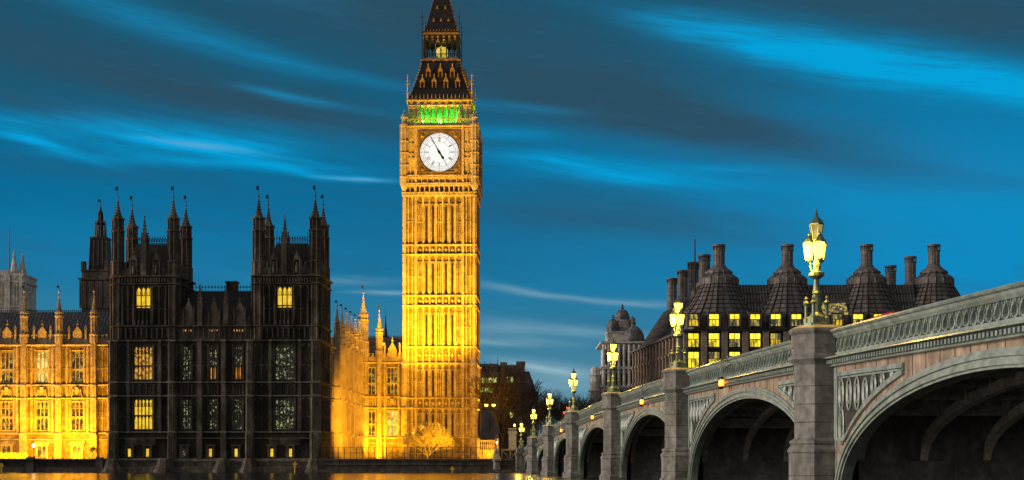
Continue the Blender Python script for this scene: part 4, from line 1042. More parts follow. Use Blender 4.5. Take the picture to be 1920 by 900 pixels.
for i in range(7):
    s0, s1 = PS[i], PS[i+1]; a0 = s0+(1.0 if i else 2); a1 = s1-1.0; sm = (s0+s1)/2; ha = (s1-s0)/2-1.45
    v0 = max(a0, 38 if i == 0 else a0)                      # nearest span: the part beside the viewer is out of frame
    cop, bal, led, den = MB(), MB(), MB(), MB()
    sweep(cop, [(1.22,-.10),(1.30,-.03),(1.42,0),(1.98,0),(2.05,-.08),(1.95,-.30),(1.80,-.42),(1.52,-.42),(1.46,-.36),(1.40,-.30),(1.36,-.20),(1.26,-.16)], a0, a1)
    sweep(bal, [(1.68,-1.02),(1.80,-1.02),(1.80,-.42),(1.68,-.42)], a0, a1)
    sweep(led, [(1.48,-1.17),(1.78,-1.17),(1.78,-1.02),(1.48,-1.02)], a0, a1)
    sweep(led, [(.98,-1.30),(1.02,-1.24),(1.36,-1.17),(1.78,-1.172),(1.78,-1.36),(1.30,-1.36),(1.24,-1.33)], a0, a1)
    sweep(led, [(1.36,-1.56),(1.78,-1.56),(1.78,-1.36),(1.42,-1.36)], a0, a1)
    sweep(led, [(1.24,-1.62),(1.28,-1.55),(1.8,-1.55),(1.8,-1.64),(1.4,-1.64)], a0, a1)
    n = int((a1-v0)/.34)
    for k in range(n):
        s = v0+(k+.5)*(a1-v0)/n; t = top(s); den.box(1.10, 1.42, s-.085, s+.085, t-1.53, t-1.37)
    # pierced tracery: rows of pointed ovals joined by Y stems
    n = int(round((a1-v0)/.66)); w = (a1-v0)/n
    ov = [(0,-.58),(.30,-.50),(.40,-.36),(.30,-.20),(.12,-.11),(.10,-.02)]
    for k in range(n):
        sc_ = v0+(k+.5)*w
        for sg in (-1, 1):
            for (f0,z0),(f1,z1) in zip(ov, ov[1:]):
                ya, yb = sc_+sg*f0*w, sc_+sg*f1*w; ta, tb_ = top(sc_)-.43, top(sc_)-.43
                h = .032; e = .035
                bal.hexa([(1.70,ya-e,ta+z0-h),(1.52,ya-e,ta+z0-h),(1.52,ya+e,ta+z0+h),(1.70,ya+e,ta+z0+h)],[(1.70,yb-e,tb_+z1-h),(1.52,yb-e,tb_+z1-h),(1.52,yb+e,tb_+z1+h),(1.70,yb+e,tb_+z1+h)])
            bal.hexa([(1.70,sc_+sg*w*.5-.02,top(sc_)-.98),(1.54,sc_+sg*w*.5-.02,top(sc_)-.98),(1.54,sc_+sg*w*.5+.02,top(sc_)-.98),(1.70,sc_+sg*w*.5+.02,top(sc_)-.98)],[(1.70,sc_+sg*w*.38-.02,top(sc_)-.74),(1.54,sc_+sg*w*.38-.02,top(sc_)-.74),(1.54,sc_+sg*w*.38+.02,top(sc_)-.74),(1.70,sc_+sg*w*.38+.02,top(sc_)-.74)])
            bal.hexa([(1.70,sc_+sg*w*.36-.02,top(sc_)-.66),(1.54,sc_+sg*w*.36-.02,top(sc_)-.66),(1.54,sc_+sg*w*.36+.02,top(sc_)-.66),(1.70,sc_+sg*w*.36+.02,top(sc_)-.66)],[(1.70,sc_+sg*w*.5-.02,top(sc_)-.43),(1.54,sc_+sg*w*.5-.02,top(sc_)-.43),(1.54,sc_+sg*w*.5+.02,top(sc_)-.43),(1.70,sc_+sg*w*.5+.02,top(sc_)-.43)])
    part('parapet_coping', cop, M['bgreen'], brg); part('parapet_tracery', bal, M['bgreen'], brg)
    part('cornice_ledge', led, M['bgreen'], brg); part('dentil', den, M['bgreen'], brg)
    # spandrel wall over the arch
    zs = .35; zc = top(sm)-1.62-.42
    def oz(s, off=0.0):
        q = 1-((s-sm)/(ha-off))**2
        return zs+(zc-off-zs)*sqrt(max(0, q))
    N = 72; th = [pi*k/N for k in range(N+1)]
    def ap(t, off): return (sm-(ha-off)*cos(t), zs+(zc-off-zs)*sin(t))
    sw = MB(); rg = MB(); st_ = [a0-.1]+[ap(t, 0)[0] for t in th]+[a1+.1]
    zz = [-1.0]+[ap(t, 0)[1] for t in th]+[-1.0]; zz[1] = zz[-2] = -1.0
    for k in range(len(st_)-1):
        sa, sb = st_[k], st_[k+1]
        if abs(sb-sa) < 1e-4: continue
        ta, tb_ = top(sa)-1.6, top(sb)-1.6; za, zb = zz[k], zz[k+1]
        sw.face([(XF,sb,zb),(XF,sa,za),(XF,sa,ta),(XF,sb,tb_)]); sw.face([(XF,sa,za),(XF,sb,zb),(XF+.5,sb,zb),(XF+.5,sa,za)])
        sw.face([(XF+.5,sa,za),(XF+.5,sb,zb),(XF+.5,sb,tb_),(XF+.5,sa,ta)])
    part('spandrel_wall', sw, M['bwall'], brg)
    if 1:                                                   # upright plate joints and moulded arch ring
        jt = MB()
        for k in range(int((a1-a0)/1.45)):
            s = a0+.9+k*1.45; zl = oz(s)+.12; zt = top(s)-1.66
            if zt-zl > .15: jt.box(XF-.012, XF+.05, s-.022, s+.022, zl, zt)
        part('plate_joint', jt, M['bdark'], brg)
        for o0, o1, pr_ in ((-.16,-.04,.10),(-.04,.10,.17),(.10,.20,.08),(.20,.36,.14),(.36,.46,.04)):
            rr = []
            for t in th:
                (sa, za), (sb, zb) = ap(t, o0), ap(t, o1); rr.append([(XF-pr_,sa,za),(XF-pr_,sb,zb),(XF+.42,sb,zb),(XF+.42,sa,za)])
            rg.loft(rr)
        part('arch_ring', rg, M['bgreen'], brg)
    # triangular tracery panels in the haunches
    for side in (0, 1):
        pf, pb, pt = MB(), MB(), MB()
        def Y(q): return (a0+q) if side == 0 else (a1-q)
        q0 = .75; zt = lambda q: top(Y(q))-2.05
        qs = []; q = q0
        while q < ha: 
            if zt(q)-(oz(Y(q))+.55) < .10: break
            qs.append(q); q += .3
        if len(qs) < 3: continue
        qe = qs[-1]; lowz = lambda q: max(oz(Y(q))+.55, 2.7)
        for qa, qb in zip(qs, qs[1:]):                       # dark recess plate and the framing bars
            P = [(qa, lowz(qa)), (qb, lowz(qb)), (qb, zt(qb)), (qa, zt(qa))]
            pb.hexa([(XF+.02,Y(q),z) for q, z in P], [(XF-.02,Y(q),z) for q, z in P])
            for lo, hi, pr_ in ((lambda q: zt(q)-.02, lambda q: zt(q)+.16, .12), (lambda q: lowz(q)-.14, lambda q: lowz(q)+.02, .12),(lambda q: zt(q)-.12, lambda q: zt(q)-.05, .07),(lambda q: lowz(q)+.05, lambda q: lowz(q)+.12, .07)):
                P = [(qa, lo(qa)), (qb, lo(qb)), (qb, hi(qb)), (qa, hi(qa))]
                pf.hexa([(XF+.02,Y(q),z) for q, z in P], [(XF-pr_,Y(q),z) for q, z in P])
        for w_, pr_, o in ((.18,.125,-.16),(.07,.07,.06)):
            P = [(q0+o,2.6),(q0+o+w_,2.6),(q0+o+w_,zt(q0)+.15),(q0+o,zt(q0)+.15)]
            pf.hexa([(XF+.02,Y(q),z) for q, z in P], [(XF-pr_,Y(q),z) for q, z in P])
        P = [(-.1,1.2),(.35,1.2),(.35,top(Y(.2))-1.66),(-.1,top(Y(.2))-1.66)]; pf.hexa([(XF+.02,Y(q),z) for q, z in P], [(XF-.05,Y(q),z) for q, z in P])
        def loop(cq, cz, r, rz, r_=.045, seg=14):
            pts = [(XF-.06, Y(cq+r*cos(2*pi*k/seg)), cz+rz*sin(2*pi*k/seg)) for k in range(seg)]
            for k in range(seg): pt.tube(pts[k], pts[(k+1)%seg], r_, r_, 4)
        q = q0+.45
        while q < qe-.2:
            hgt = zt(q)-lowz(q); r = min(.42, hgt*.42)
            z = zt(q)-.14-r*1.6
            if hgt > 2*r: loop(q, max(z, lowz(q)+r), r*.8, min(r*1.6, hgt*.46)); loop(q, max(z, lowz(q)+r), r*.42, min(r*.9, hgt*.3), .03); part('spandrel_tracery', pt, M['bgreen'], brg); pt = MB()
            if hgt > 2.0 and q < q0+.6:
                loop(q, zt(q)-2.1, .34, .8); pt.box(XF-.10, XF-.02, Y(q)-.09, Y(q)+.09, zt(q)-2.6, zt(q)-1.6); part('spandrel_tracery', pt, M['bgreen'], brg); pt = MB()
            q += 1.15
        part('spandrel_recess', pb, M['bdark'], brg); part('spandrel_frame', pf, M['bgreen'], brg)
    # ribs, cross girders and deck plate under the arch
    rbz, hr = 1.75, ha+.1; zcr = zc-.35
    rib_, gir = MB(), MB()
    xs = [XF+1.0+2.75*k for k in range(9)]
    for x in xs:
        rr = []
        for k in range(33):
            t = pi*k/32; s = sm-hr*cos(t); z = rbz+(zcr-rbz)*sin(t); s2 = sm-(hr-.1)*cos(t); z2 = z+.42
            rr.append([(x-.17,s,z),(x+.17,s,z),(x+.17,s2,z2),(x-.17,s2,z2)])
        rib_.loft(rr)
    ng = 13
    for k in range(1, ng):
        s = sm-hr+2*hr*k/ng; z = rbz+(zcr-rbz)*sqrt(max(0, 1-((s-sm)/hr)**2))
        gir.box(XF+.45, BW-.6, s-.14, s+.14, z+.30, z+.46); gir.box(XF+.45, BW-.6, s-.05, s+.05, z+.46, min(z+.95, top(s)-1.6))
        for x in xs:
            if top(s)-1.6-z-.4 > .2: gir.box(x-.12, x+.12, s-.25, s+.25, z+.4, top(s)-1.55)
    part('arch_rib', rib_, M['brib'], brg); part('cross_girder', gir, M['brib'], brg)
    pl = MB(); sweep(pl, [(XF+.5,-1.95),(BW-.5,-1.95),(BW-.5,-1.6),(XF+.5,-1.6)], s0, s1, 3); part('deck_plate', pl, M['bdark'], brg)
def pier(s, k):
    t = top(s); p = MB()
    R = 1.06
    p.lathe(XP, s, [(1.45,-2.5),(1.45,.5),(1.28,.7),(1.28,2.05),(1.34,2.12),(1.34,2.22),(1.18,2.42),(1.25,2.5),(1.25,2.6),(R*.98,2.72),(R*.98,t-1.55),(R*1.03,t-1.48),(R*1.22,t-1.30),(R*1.22,t-1.18),(R*1.10,t-1.06),(R*1.10,t-.22),(R*1.17,t-.16),(R*1.22,t-.08),(R*1.20,t+.03),(R*.98,t+.16)], 8)
    p.box(XF+.9, BW, s-1.45, s+1.45, -2.5, 1.72); p.box(XF+.9, BW-.5, s-1.2, s+1.2, 1.72, t-1.97)
    o = part('pier', p, M['granite'], brg); ORG[o] = ORG[brg]
    jn = MB()
    for z in [q*.78+3.4 for q in range(9) if q*.78+3.4 < t-1.7]+[1.1]: r = R*.983 if z > 2.5 else 1.283; jn.lathe(XP, s, [(r,z-.015),(r,z+.015)], 8)
    j_ = bpy.data.objects.new('course_joint', mesh('course_joint', jn, M['graniteD'], ORG[brg])); COL.objects.link(j_); j_.parent = o
    q = MB()                                               # small carved shield on the cap
    q.hexa([(XP-1.08,s-.2,t-.8),(XP-1.08,s+.2,t-.8),(XP-1.08,s+.2,t-.5),(XP-1.08,s-.2,t-.5)],[(XP-1.18,s-.12,t-.75),(XP-1.18,s+.12,t-.75),(XP-1.18,s+.12,t-.53),(XP-1.18,s-.12,t-.53)])
    m_ = bpy.data.objects.new('shield', mesh('shield', q, M['sandst'], ORG[brg])); COL.objects.link(m_); m_.parent = o
for k, s in enumerate(PS[1:7]): pier(s, k)
ab = MB(); t = top(281); ab.box(XF-1.6, BW, 279.2, 283.6, -2.5, t-1.2); ab.box(XF-1.8, BW, 278.9, 283.9, t-1.2, t-.9); ab.box(XF-1.5, XF+1.6, 279.3, 283.5, t-.9, t+.2)
part('abutment', ab, M['granite'], brg)

# ---- triple lantern lamps on the piers
def make_lamp(loc, label):
    L = thing('bridge_lamp', label, 'street lamp', BRG, loc, 'triple lantern lamps on the bridge piers')
    x, y, z = loc; b = MB()
    b.lathe(x, y, [(.62,z),(.62,z+.12),(.45,z+.16),(.40,z+.42),(.28,z+.5),(.20,z+.62),(.17,z+1.4),(.21,z+1.45),(.15,z+1.55),(.12,z+2.05),(.22,z+2.12),(.34,z+2.2),(.34,z+2.34),(.2,z+2.4),(.13,z+2.5),(.16,z+2.7),(.09,z+2.9),(.09,z+3.7)], 10)
    part('column', b, M['lampgreen'], L)
    for k in range(4):
        a = pi/4+k*pi/2+.25; px, py = x+.46*cos(a), y+.46*sin(a); q = MB()
        q.lathe(px, py, [(.13,z),(.13,z+.36),(.075,z+.44),(.075,z+.92),(.13,z+.97),(.15,z+1.03),(.05,z+1.16),(.08,z+1.22),(.02,z+1.34)], 8)
        o = part('corner_post', q, M['lampgreen'], L)
    for k in range(3):
        a = radians(-100)+k*2*pi/3+.35; dx, dy = cos(a), sin(a); r = .33
        q = MB(); pts = [(.06,2.35),(.20,2.42),(.27,2.62),(.25,2.80),(.36,2.86)]
        for (ra, za), (rb, zb) in zip(pts, pts[1:]): q.tube((x+dx*ra,y+dy*ra,z+za),(x+dx*rb,y+dy*rb,z+zb),.045,.04,5)
        lx, ly = x+dx*r, y+dy*r
        q.lathe(lx, ly, [(.05,z+2.80),(.15,z+2.88),(.15,z+2.94),(.12,z+2.95)], 6)
        q.lathe(lx, ly, [(.26,z+3.62),(.27,z+3.67),(.19,z+3.80),(.10,z+3.92),(.05,z+3.98),(.07,z+4.03),(.01,z+4.12)], 6)
        for j in range(6):
            t = pi/6+j*pi/3; q.tube((lx+.145*cos(t),ly+.145*sin(t),z+2.93),(lx+.245*cos(t),ly+.245*sin(t),z+3.64),.02,.02,4)
        o = part('lantern', q, M['lampgreen'], L)
        gq = MB(); gq.lathe(lx, ly, [(.12,z+2.96),(.225,z+3.61)], 6)
        g_ = bpy.data.objects.new('glass', mesh('glass', gq, G['lamp'], loc)); COL.objects.link(g_); g_.parent = o
    q = MB(); q.lathe(x, y, [(.07,z+3.55),(.19,z+3.72),(.19,z+3.78),(.16,z+3.79)], 6)
    q.lathe(x, y, [(.31,z+4.42),(.33,z+4.47),(.24,z+4.62),(.10,z+4.76),(.05,z+4.84),(.09,z+4.90),(.03,z+4.98),(.05,z+5.02),(.01,z+5.12)], 6)
    for j in range(6): t = pi/6+j*pi/3; q.tube((x+.19*cos(t),y+.19*sin(t),z+3.76),(x+.31*cos(t),y+.31*sin(t),z+4.44),.022,.022,4)
    o = part('lantern', q, M['lampgreen'], L)
    gq = MB(); gq.lathe(x, y, [(.175,z+3.80),(.29,z+4.41)], 6)
    g_ = bpy.data.objects.new('glass', mesh('glass', gq, G['lampdim'], loc)); COL.objects.link(g_); g_.parent = o
    lamp_light(loc)
    return L
def lamp_light(loc):
    l = bpy.data.lights.new('lamp_light', 'POINT'); l.energy = 1250; l.color = (1.0,.55,.06); l.shadow_soft_size = .25
    o = bpy.data.objects.new('lamp_light', l); COL.objects.link(o); o.location = BRG.world(loc[0]-.62, loc[1]-.25, loc[2]+3.2)
LBL = ['large triple lantern lamp on the nearest stone pier at the right, its upper lantern dark',
       'triple lantern lamp on the second nearest bridge pier, in front of the big office building',
       'triple lantern lamp on the third bridge pier, in front of the domed building',
       'triple lantern lamp on the fourth bridge pier, standing against open sky',
       'triple lantern lamp on the fifth bridge pier, left of the red signal',
       'triple lantern lamp on the sixth bridge pier, the last one standing in the water']
L0 = None
LBL.append('small triple lantern lamp on the bridge abutment at the far bank')
for k, s in enumerate(PS[1:8]):
    loc = (XP-.08, s, top(s)+(.16 if k < 6 else .2))
    if L0 is None: L0 = make_lamp(loc, LBL[0])
    else:
        c = clone_tree(L0, loc, BRG, LBL[k], .2*k); lamp_light(loc)
        if k > 0:
            lan = [o for o in c.children if o.name.startswith('lantern')][-1]
            g = lan.children[0]; g.data = g.data.copy(); g.data.materials[0] = G['lamp']
# ---- hanging navigation lanterns at the crowns
def make_nav(loc, label):
    L = thing('navigation_lantern', label, 'lantern', BRG, loc, 'orange lanterns hung over the arches')
    x, y, z = loc; q = MB()                                 # z = coping level
    for dy in (-.22, .22):
        q.tube((x+.15,y+dy,z+.02),(x-.35,y+dy,z-.06),.04,.035,5); q.tube((x-.35,y+dy,z-.06),(x-.42,y+dy,z-1.15),.028,.028,5)
        q.tube((x-.42,y+dy,z-.9),(x+.15,y+dy,z-.35),.02,.02,4)
    q.box(x-.46, x-.36, y-.3, y+.3, z-.16, z-.06); q.box(x-.1, x+.2, y-.32, y+.32, z+.01, z+.09)
    part('bracket', q, M['lampgreen'], L)
    for dy in (-.22, .22):
        q = MB(); q.lathe(x-.42, y+dy, [(.05,z-1.12),(.17,z-1.2),(.17,z-1.26),(.11,z-1.28)], 8); q.lathe(x-.42, y+dy, [(.12,z-1.66),(.16,z-1.70),(.05,z-1.82)], 8)
        for j in range(4): t = j*pi/2; q.tube((x-.42+.14*cos(t),y+dy+.14*sin(t),z-1.26),(x-.42+.14*cos(t),y+dy+.14*sin(t),z-1.68),.012,.012,4)
        o = part('lamp_body', q, M['iron'], L)
        gq = MB(); gq.lathe(x-.42, y+dy, [(.10,z-1.65),(.125,z-1.47),(.10,z-1.29)], 8)
        g_ = bpy.data.objects.new('glass', mesh('glass', gq, G['orange'], loc)); COL.objects.link(g_); g_.parent = o
    return L
NV = None
for i, lb in ((1,'pair of orange navigation lights hung over the second nearest arch'),(2,'orange navigation lights hung over the third arch below the domed building'),(3,'orange navigation lights hung over the fourth arch from the viewer'),(4,'small orange navigation lights over the fifth arch near the far bank')):
    s = {1:86.5, 2:119.5, 3:156.5, 4:194.5}[i]; loc = (XF-.12, s, top(s))
    if NV is None: NV = make_nav(loc, lb)
    else: clone_tree(NV, loc, BRG, lb)

# ---- traffic on the deck: only roofs and lights clear the parapet from here
def vehicle(name, label, cat, x, s, L, Wd, Hh, paint, kind):
    z = top(s)-1.12; v = thing(name, label, cat, BRG, (x, s, z))
    b = MB(); y0, y1 = s-L/2, s+L/2
    sec = lambda y, zb, zt, w: [(x-w/2,y,zb),(x+w/2,y,zb),(x+w/2,y,zt-.18),(x+w/2-.16,y,zt),(x-w/2+.16,y,zt),(x-w/2,y,zt-.18)]
    if kind == 'van': st_ = [(0,.35,Hh*.92,.94),(.03,.30,Hh,1),(.62,.30,Hh,1),(.72,.30,Hh*.93,.98),(.84,.30,Hh*.55,.97),(1,.40,Hh*.42,.9)]
    elif kind == 'car': st_ = [(0,.35,Hh*.55,.9),(.05,.3,Hh*.64,.98),(.16,.3,Hh*.68,1),(.30,.3,Hh*.98,.94),(.6,.3,Hh,.94),(.76,.3,Hh*.66,1),(.97,.3,Hh*.52,.96),(1,.4,Hh*.44,.9)]
    else: st_ = [(0,.4,Hh*.97,.97),(.02,.35,Hh,1),(.98,.35,Hh,1),(1,.4,Hh*.95,.96)]
    b.loft([sec(y0+L*f, z+zb, z+zt, Wd*w) for f, zb, zt, w in st_]); part('body', b, M[paint], v)
    for f in ((.16,.82) if kind != 'bus' else (.2,.8)):
        for sx_ in (-1, 1):
            wv = MB(); cx, cy, r = x+sx_*(Wd/2-.1), y0+L*f, .36 if kind != 'bus' else .48
            rr = [[(cx+dx,cy+q*r*cos(2*pi*k/16),z+r+q*r*sin(2*pi*k/16)) for k in range(16)] for dx, q in ((-.12,.9),(-.1,1),(.1,1),(.12,.9))]
            wv.loft(rr); part('wheel', wv, M['rubber'], v)
    zz0, zz1 = (Hh*.58, Hh*.86)
    for sx_ in (-1, 1): wn2 = MB(); wn2.box(x+sx_*Wd/2*(1.0 if kind != 'car' else .97)-.012, x+sx_*Wd/2*(1.0 if kind != 'car' else .97)+.012, y0+L*(.06 if kind == 'bus' else .3), y0+L*(.94 if kind == 'bus' else .62), z+zz0, z+zz1); part('window', wn2, M['glass'], v)
    if kind != 'car': wn2 = MB(); wn2.box(x-Wd*.4, x+Wd*.4, y0-.012, y0+.012, z+Hh*.60, z+Hh*.84); part('window', wn2, M['glass'], v)
    for sx_ in (-1, 1):
        tl = MB(); zt = Hh*.55 if kind == 'car' else Hh*.90
        tl.box(x+sx_*Wd*.40-.14, x+sx_*Wd*.40+.14, y0-.05, y0+.02, z+zt-.10, z+zt+.04); part('tail_light', tl, G['tail'], v)
    return v
vehicle('delivery_van', 'white high roofed van with red tail lights crossing the bridge behind the second span parapet', 'van', XF+5.2, 98, 5.6, 2.0, 2.35, 'white', 'van')
vehicle('parked_minibus', 'red single deck minibus just showing over the parapet behind the nearest pier lamp', 'minibus', XF+5.0, 73.5, 8.5, 2.2, 2.25, 'red', 'bus')
vehicle('hatchback_car', 'dark red hatchback on the bridge behind the third span parapet', 'car', XF+4.0, 124, 4.2, 1.75, 1.6, 'red', 'car')
# ================================================================== large office building with bronze roof and tall chimneys
YF = 320.0
off = thing('office_building', 'large bronze roofed office block with tall round chimneys and bright yellow windows beyond the bridge', 'office building', WLD, (70, 350, GZ))
fx = lambda px: WX(px, YF); zE = WZ(620, YF)
XL, XR = fx(1291), fx(1803); XLb, YB = WX(1190, 384), 384.0
wb_ = MB(); wb_.hexa([(XL,YF+.4,GZ-.4),(XR,YF+.4,GZ-.4),(XR,YB,GZ-.4),(XLb,YB,GZ-.4)],[(XL,YF+.4,zE),(XR,YF+.4,zE),(XR,YB,zE),(XLb,YB,zE)])
part('wall', wb_, M['bronze'], off)
pitch = 38.6/FPX*YF; cols = [fx(1339)+pitch*k for k in range(-1, 12)]
rows = [(WZ(651,YF), WZ(624,YF)), (WZ(690,YF), WZ(659,YF)), (WZ(725,YF), WZ(695,YF)), (WZ(760,YF), WZ(730,YF))]
for c in cols:
    x = c+pitch/2; pi_ = MB(); pi_.box(x-.62, x+.62, YF-.6, YF+.5, GZ, zE-.4); pi_.box(x-.75, x+.75, YF-.72, YF+.3, zE-.5, zE-.2)
    for zz in (WZ(682,YF), WZ(752,YF)): pi_.lathe(x, YF-.62, [(.3,zz-.3),(.3,zz+.3)], 8)
    part('stone_pier', pi_, M['sandst'], off)
fr_ = MB(); 
for z0, z1 in rows: fr_.box(XL, XR, YF-.1, YF+.45, z1+.1, z1+.55)
fr_.box(XL-.6, XR, YF-.9, YF+.6, zE-.2, zE+.25); part('floor_band', fr_, M['bronzeD'], off)
def owin(par, w, h, pm, loc, rotz=0, blind=.35):
    key = ('o', round(w,2), round(h,2), pm, blind)
    if key in _win: return clone(_win[key], par, loc, rotz)
    f = MB(); f.box(-w/2,-w/2+.13,-.05,.38,0,h); f.box(w/2-.13,w/2,-.05,.38,0,h); f.box(-w/2,w/2,-.08,.38,-.1,.1); f.box(-w/2,w/2,-.06,.38,h-.12,h+.05)
    f.box(-w/2,w/2,0,.37,h*.56-.06,h*.56+.06)
    for q in (-w/6, w/6): f.box(q-.05,q+.05,.02,.36,0,h*.56)
    f.box(-.04,.04,.03,.36,h*.56,h)
    o = part('window', f, M['bronzeD'], par, loc, rotz)
    for za, zb_, mm in ((.02, h*.56, pm), (h*.56, h-.02, 'officet' if pm in ('office','officed') else ('officed' if pm == 'officew' else pm))):
        p = MB(); p.box(-w/2+.02,w/2-.02,.30,.35,za,zb_)
        q = bpy.data.objects.new('pane', mesh('pane', p, G[mm] if mm in G else M[mm])); COL.objects.link(q); q.parent = o
    _win[key] = o; return o
G['officet'] = emit('office_ceiling_glow', (1.0,.86,.06), 1.5, 1, .5, (.75,.55,.01), .34, .52)
random.seed(4)
pat = ['ooddod','oodood','oddooo','oooodo']
for r, (z0, z1) in enumerate(rows):
    for k, c in enumerate(cols):
        if r >= 2 and k > 7: continue
        ch = ('oodoooodooodoodoo','ooooooddoododoooo','oodooodooooo','ooodooodoooo')[r][k % 12]
        owin(off, 2.5, z1-z0, random.choice(('office','office','officew')) if ch == 'o' else 'officed', (c, YF+.02, z0))
# dormer row standing in the foot of the roof
zd0, zd1 = WZ(612,YF), WZ(588,YF)
for k, c in enumerate(cols):
    dm = MB(); dm.box(c-1.35, c-1.15, YF-.1, YF+3, zd0-.3, zd1); dm.box(c+1.15, c+1.35, YF-.1, YF+3, zd0-.3, zd1)
    dm.hexa([(c-1.4,YF-.15,zd1),(c+1.4,YF-.15,zd1),(c+1.4,YF+4.5,zd1+.5),(c-1.4,YF+4.5,zd1+.5)],[(c-1.4,YF-.15,zd1+.15),(c+1.4,YF-.15,zd1+.15),(c+1.4,YF+4.5,zd1+.7),(c-1.4,YF+4.5,zd1+.7)])
    part('dormer', dm, M['bronze'], off)
    ch = 'ooddddoodoodoodoo'[k % 17]
    owin(off, 2.3, zd1-zd0, random.choice(('office','officew')) if ch == 'o' else 'officed', (c, YF+.05, zd0))
# left flank: close-set bays
p0, p1 = (XL, YF+.4), (XLb, YB); dl_ = sqrt((p1[0]-p0[0])**2+(p1[1]-p0[1])**2); ang = atan2(p1[1]-p0[1], p1[0]-p0[0])
nfl = 16; fp = MB()
ux, uy = cos(ang), sin(ang); nx, ny = -uy, ux                     # outward normal (to the left)
def FL(a, o, z): return (p0[0]+ux*a+nx*o, p0[1]+uy*a+ny*o, z)
def fbox(mb, a0, a1, o0, o1, z0, z1): mb.hexa([FL(a0,o0,z0),FL(a1,o0,z0),FL(a1,o1,z0),FL(a0,o1,z0)],[FL(a0,o0,z1),FL(a1,o0,z1),FL(a1,o1,z1),FL(a0,o1,z1)])
for k in range(nfl+1):
    a = 1.2+(dl_-2.4)*k/nfl; fbox(fp, a-.38, a+.38, -.1, .75, GZ, zE-.4)
    for z0, z1 in rows[:3]: fbox(fp, a-.5, a+.5, .1, .95, z1+.05, z1+.5); fbox(fp, a-.5,a+.5,.1,.9,z0-.6,z0-.3)
part('flank_pier', fp, M['sandst'], off)
fb = MB(); fbox(fb, -.6, dl_, -.4, 1.3, zE-.15, zE+.3); fbox(fb, 0, dl_, -.1, .5, rows[0][0]-.6, rows[0][0]-.2); fbox(fb, 0, dl_, -.1, .5, rows[1][0]-.6, rows[1][0]-.2); part('eaves', fb, M['bronze'], off)
for k in range(nfl):
    a = 1.2+(dl_-2.4)*(k+.5)/nfl
    for z0, z1 in rows[:2]:
        x, y, _ = FL(a, .03, 0); owin(off, 2.4, z1-z0, 'officed' if (k*7+int(z0)) % 5 == 0 else 'glass', (x, y, z0), ang+pi)
# roofs: long prisms round the court, tented cones under each chimney, slanting seams
zR = WZ(537, 332)
rf = MB(); rs = MB()
def prism(p, q, hw_, z0, z1, tw=1.2):
    d = (q[0]-p[0], q[1]-p[1]); l = sqrt(d[0]**2+d[1]**2); n_ = (-d[1]/l, d[0]/l)
    B = [(p[0]-n_[0]*hw_,p[1]-n_[1]*hw_,z0),(q[0]-n_[0]*hw_,q[1]-n_[1]*hw_,z0),(q[0]+n_[0]*hw_,q[1]+n_[1]*hw_,z0),(p[0]+n_[0]*hw_,p[1]+n_[1]*hw_,z0)]
    T_ = [(p[0]-n_[0]*tw,p[1]-n_[1]*tw,z1),(q[0]-n_[0]*tw,q[1]-n_[1]*tw,z1),(q[0]+n_[0]*tw,q[1]+n_[1]*tw,z1),(p[0]+n_[0]*tw,p[1]+n_[1]*tw,z1)]
    rf.hexa(B, T_); return B, T_
B, T_ = prism((XL+6, YF+13), (XR-8, YF+13), 9.6, zE+.3, zR, 4.0)
for k in range(70):
    f = k/69; a = [B[0][i]+(B[1][i]-B[0][i])*f for i in range(3)]; b = [T_[0][i]+(T_[1][i]-T_[0][i])*f for i in range(3)]
    rs.tube(a, b, .11, .11, 4)
for f in (.2,.4,.6,.8):
    a = [B[0][i]+(T_[0][i]-B[0][i])*f for i in range(3)]; b = [B[1][i]+(T_[1][i]-B[1][i])*f for i in range(3)]; rs.tube(a, b, .11, .11, 4)
B, T_ = prism((XL+10.0, YF+11), (XLb+10.5, YB), 9.9, zE+.3, zR-.4, 3.0)
for k in range(46):
    f = k/45; a = [B[3][i]+(B[2][i]-B[3][i])*f for i in range(3)]; b = [T_[3][i]+(T_[2][i]-T_[3][i])*f for i in range(3)]; rs.tube(a, b, .09, .09, 4)
for f in (.25,.5,.75):
    a = [B[3][i]+(T_[3][i]-B[3][i])*f for i in range(3)]; b = [B[2][i]+(T_[2][i]-B[2][i])*f for i in range(3)]; rs.tube(a, b, .12, .12, 4)
CH = [(1348,331,1),(1476,331,1),(1625,331,1),(1751,331,1),(1321,347,0),(1300,360,0),(1280,375,0),(1260,391,0),(1670,366,2),(1707,350,0)]
ctop = WZ(459, 331)
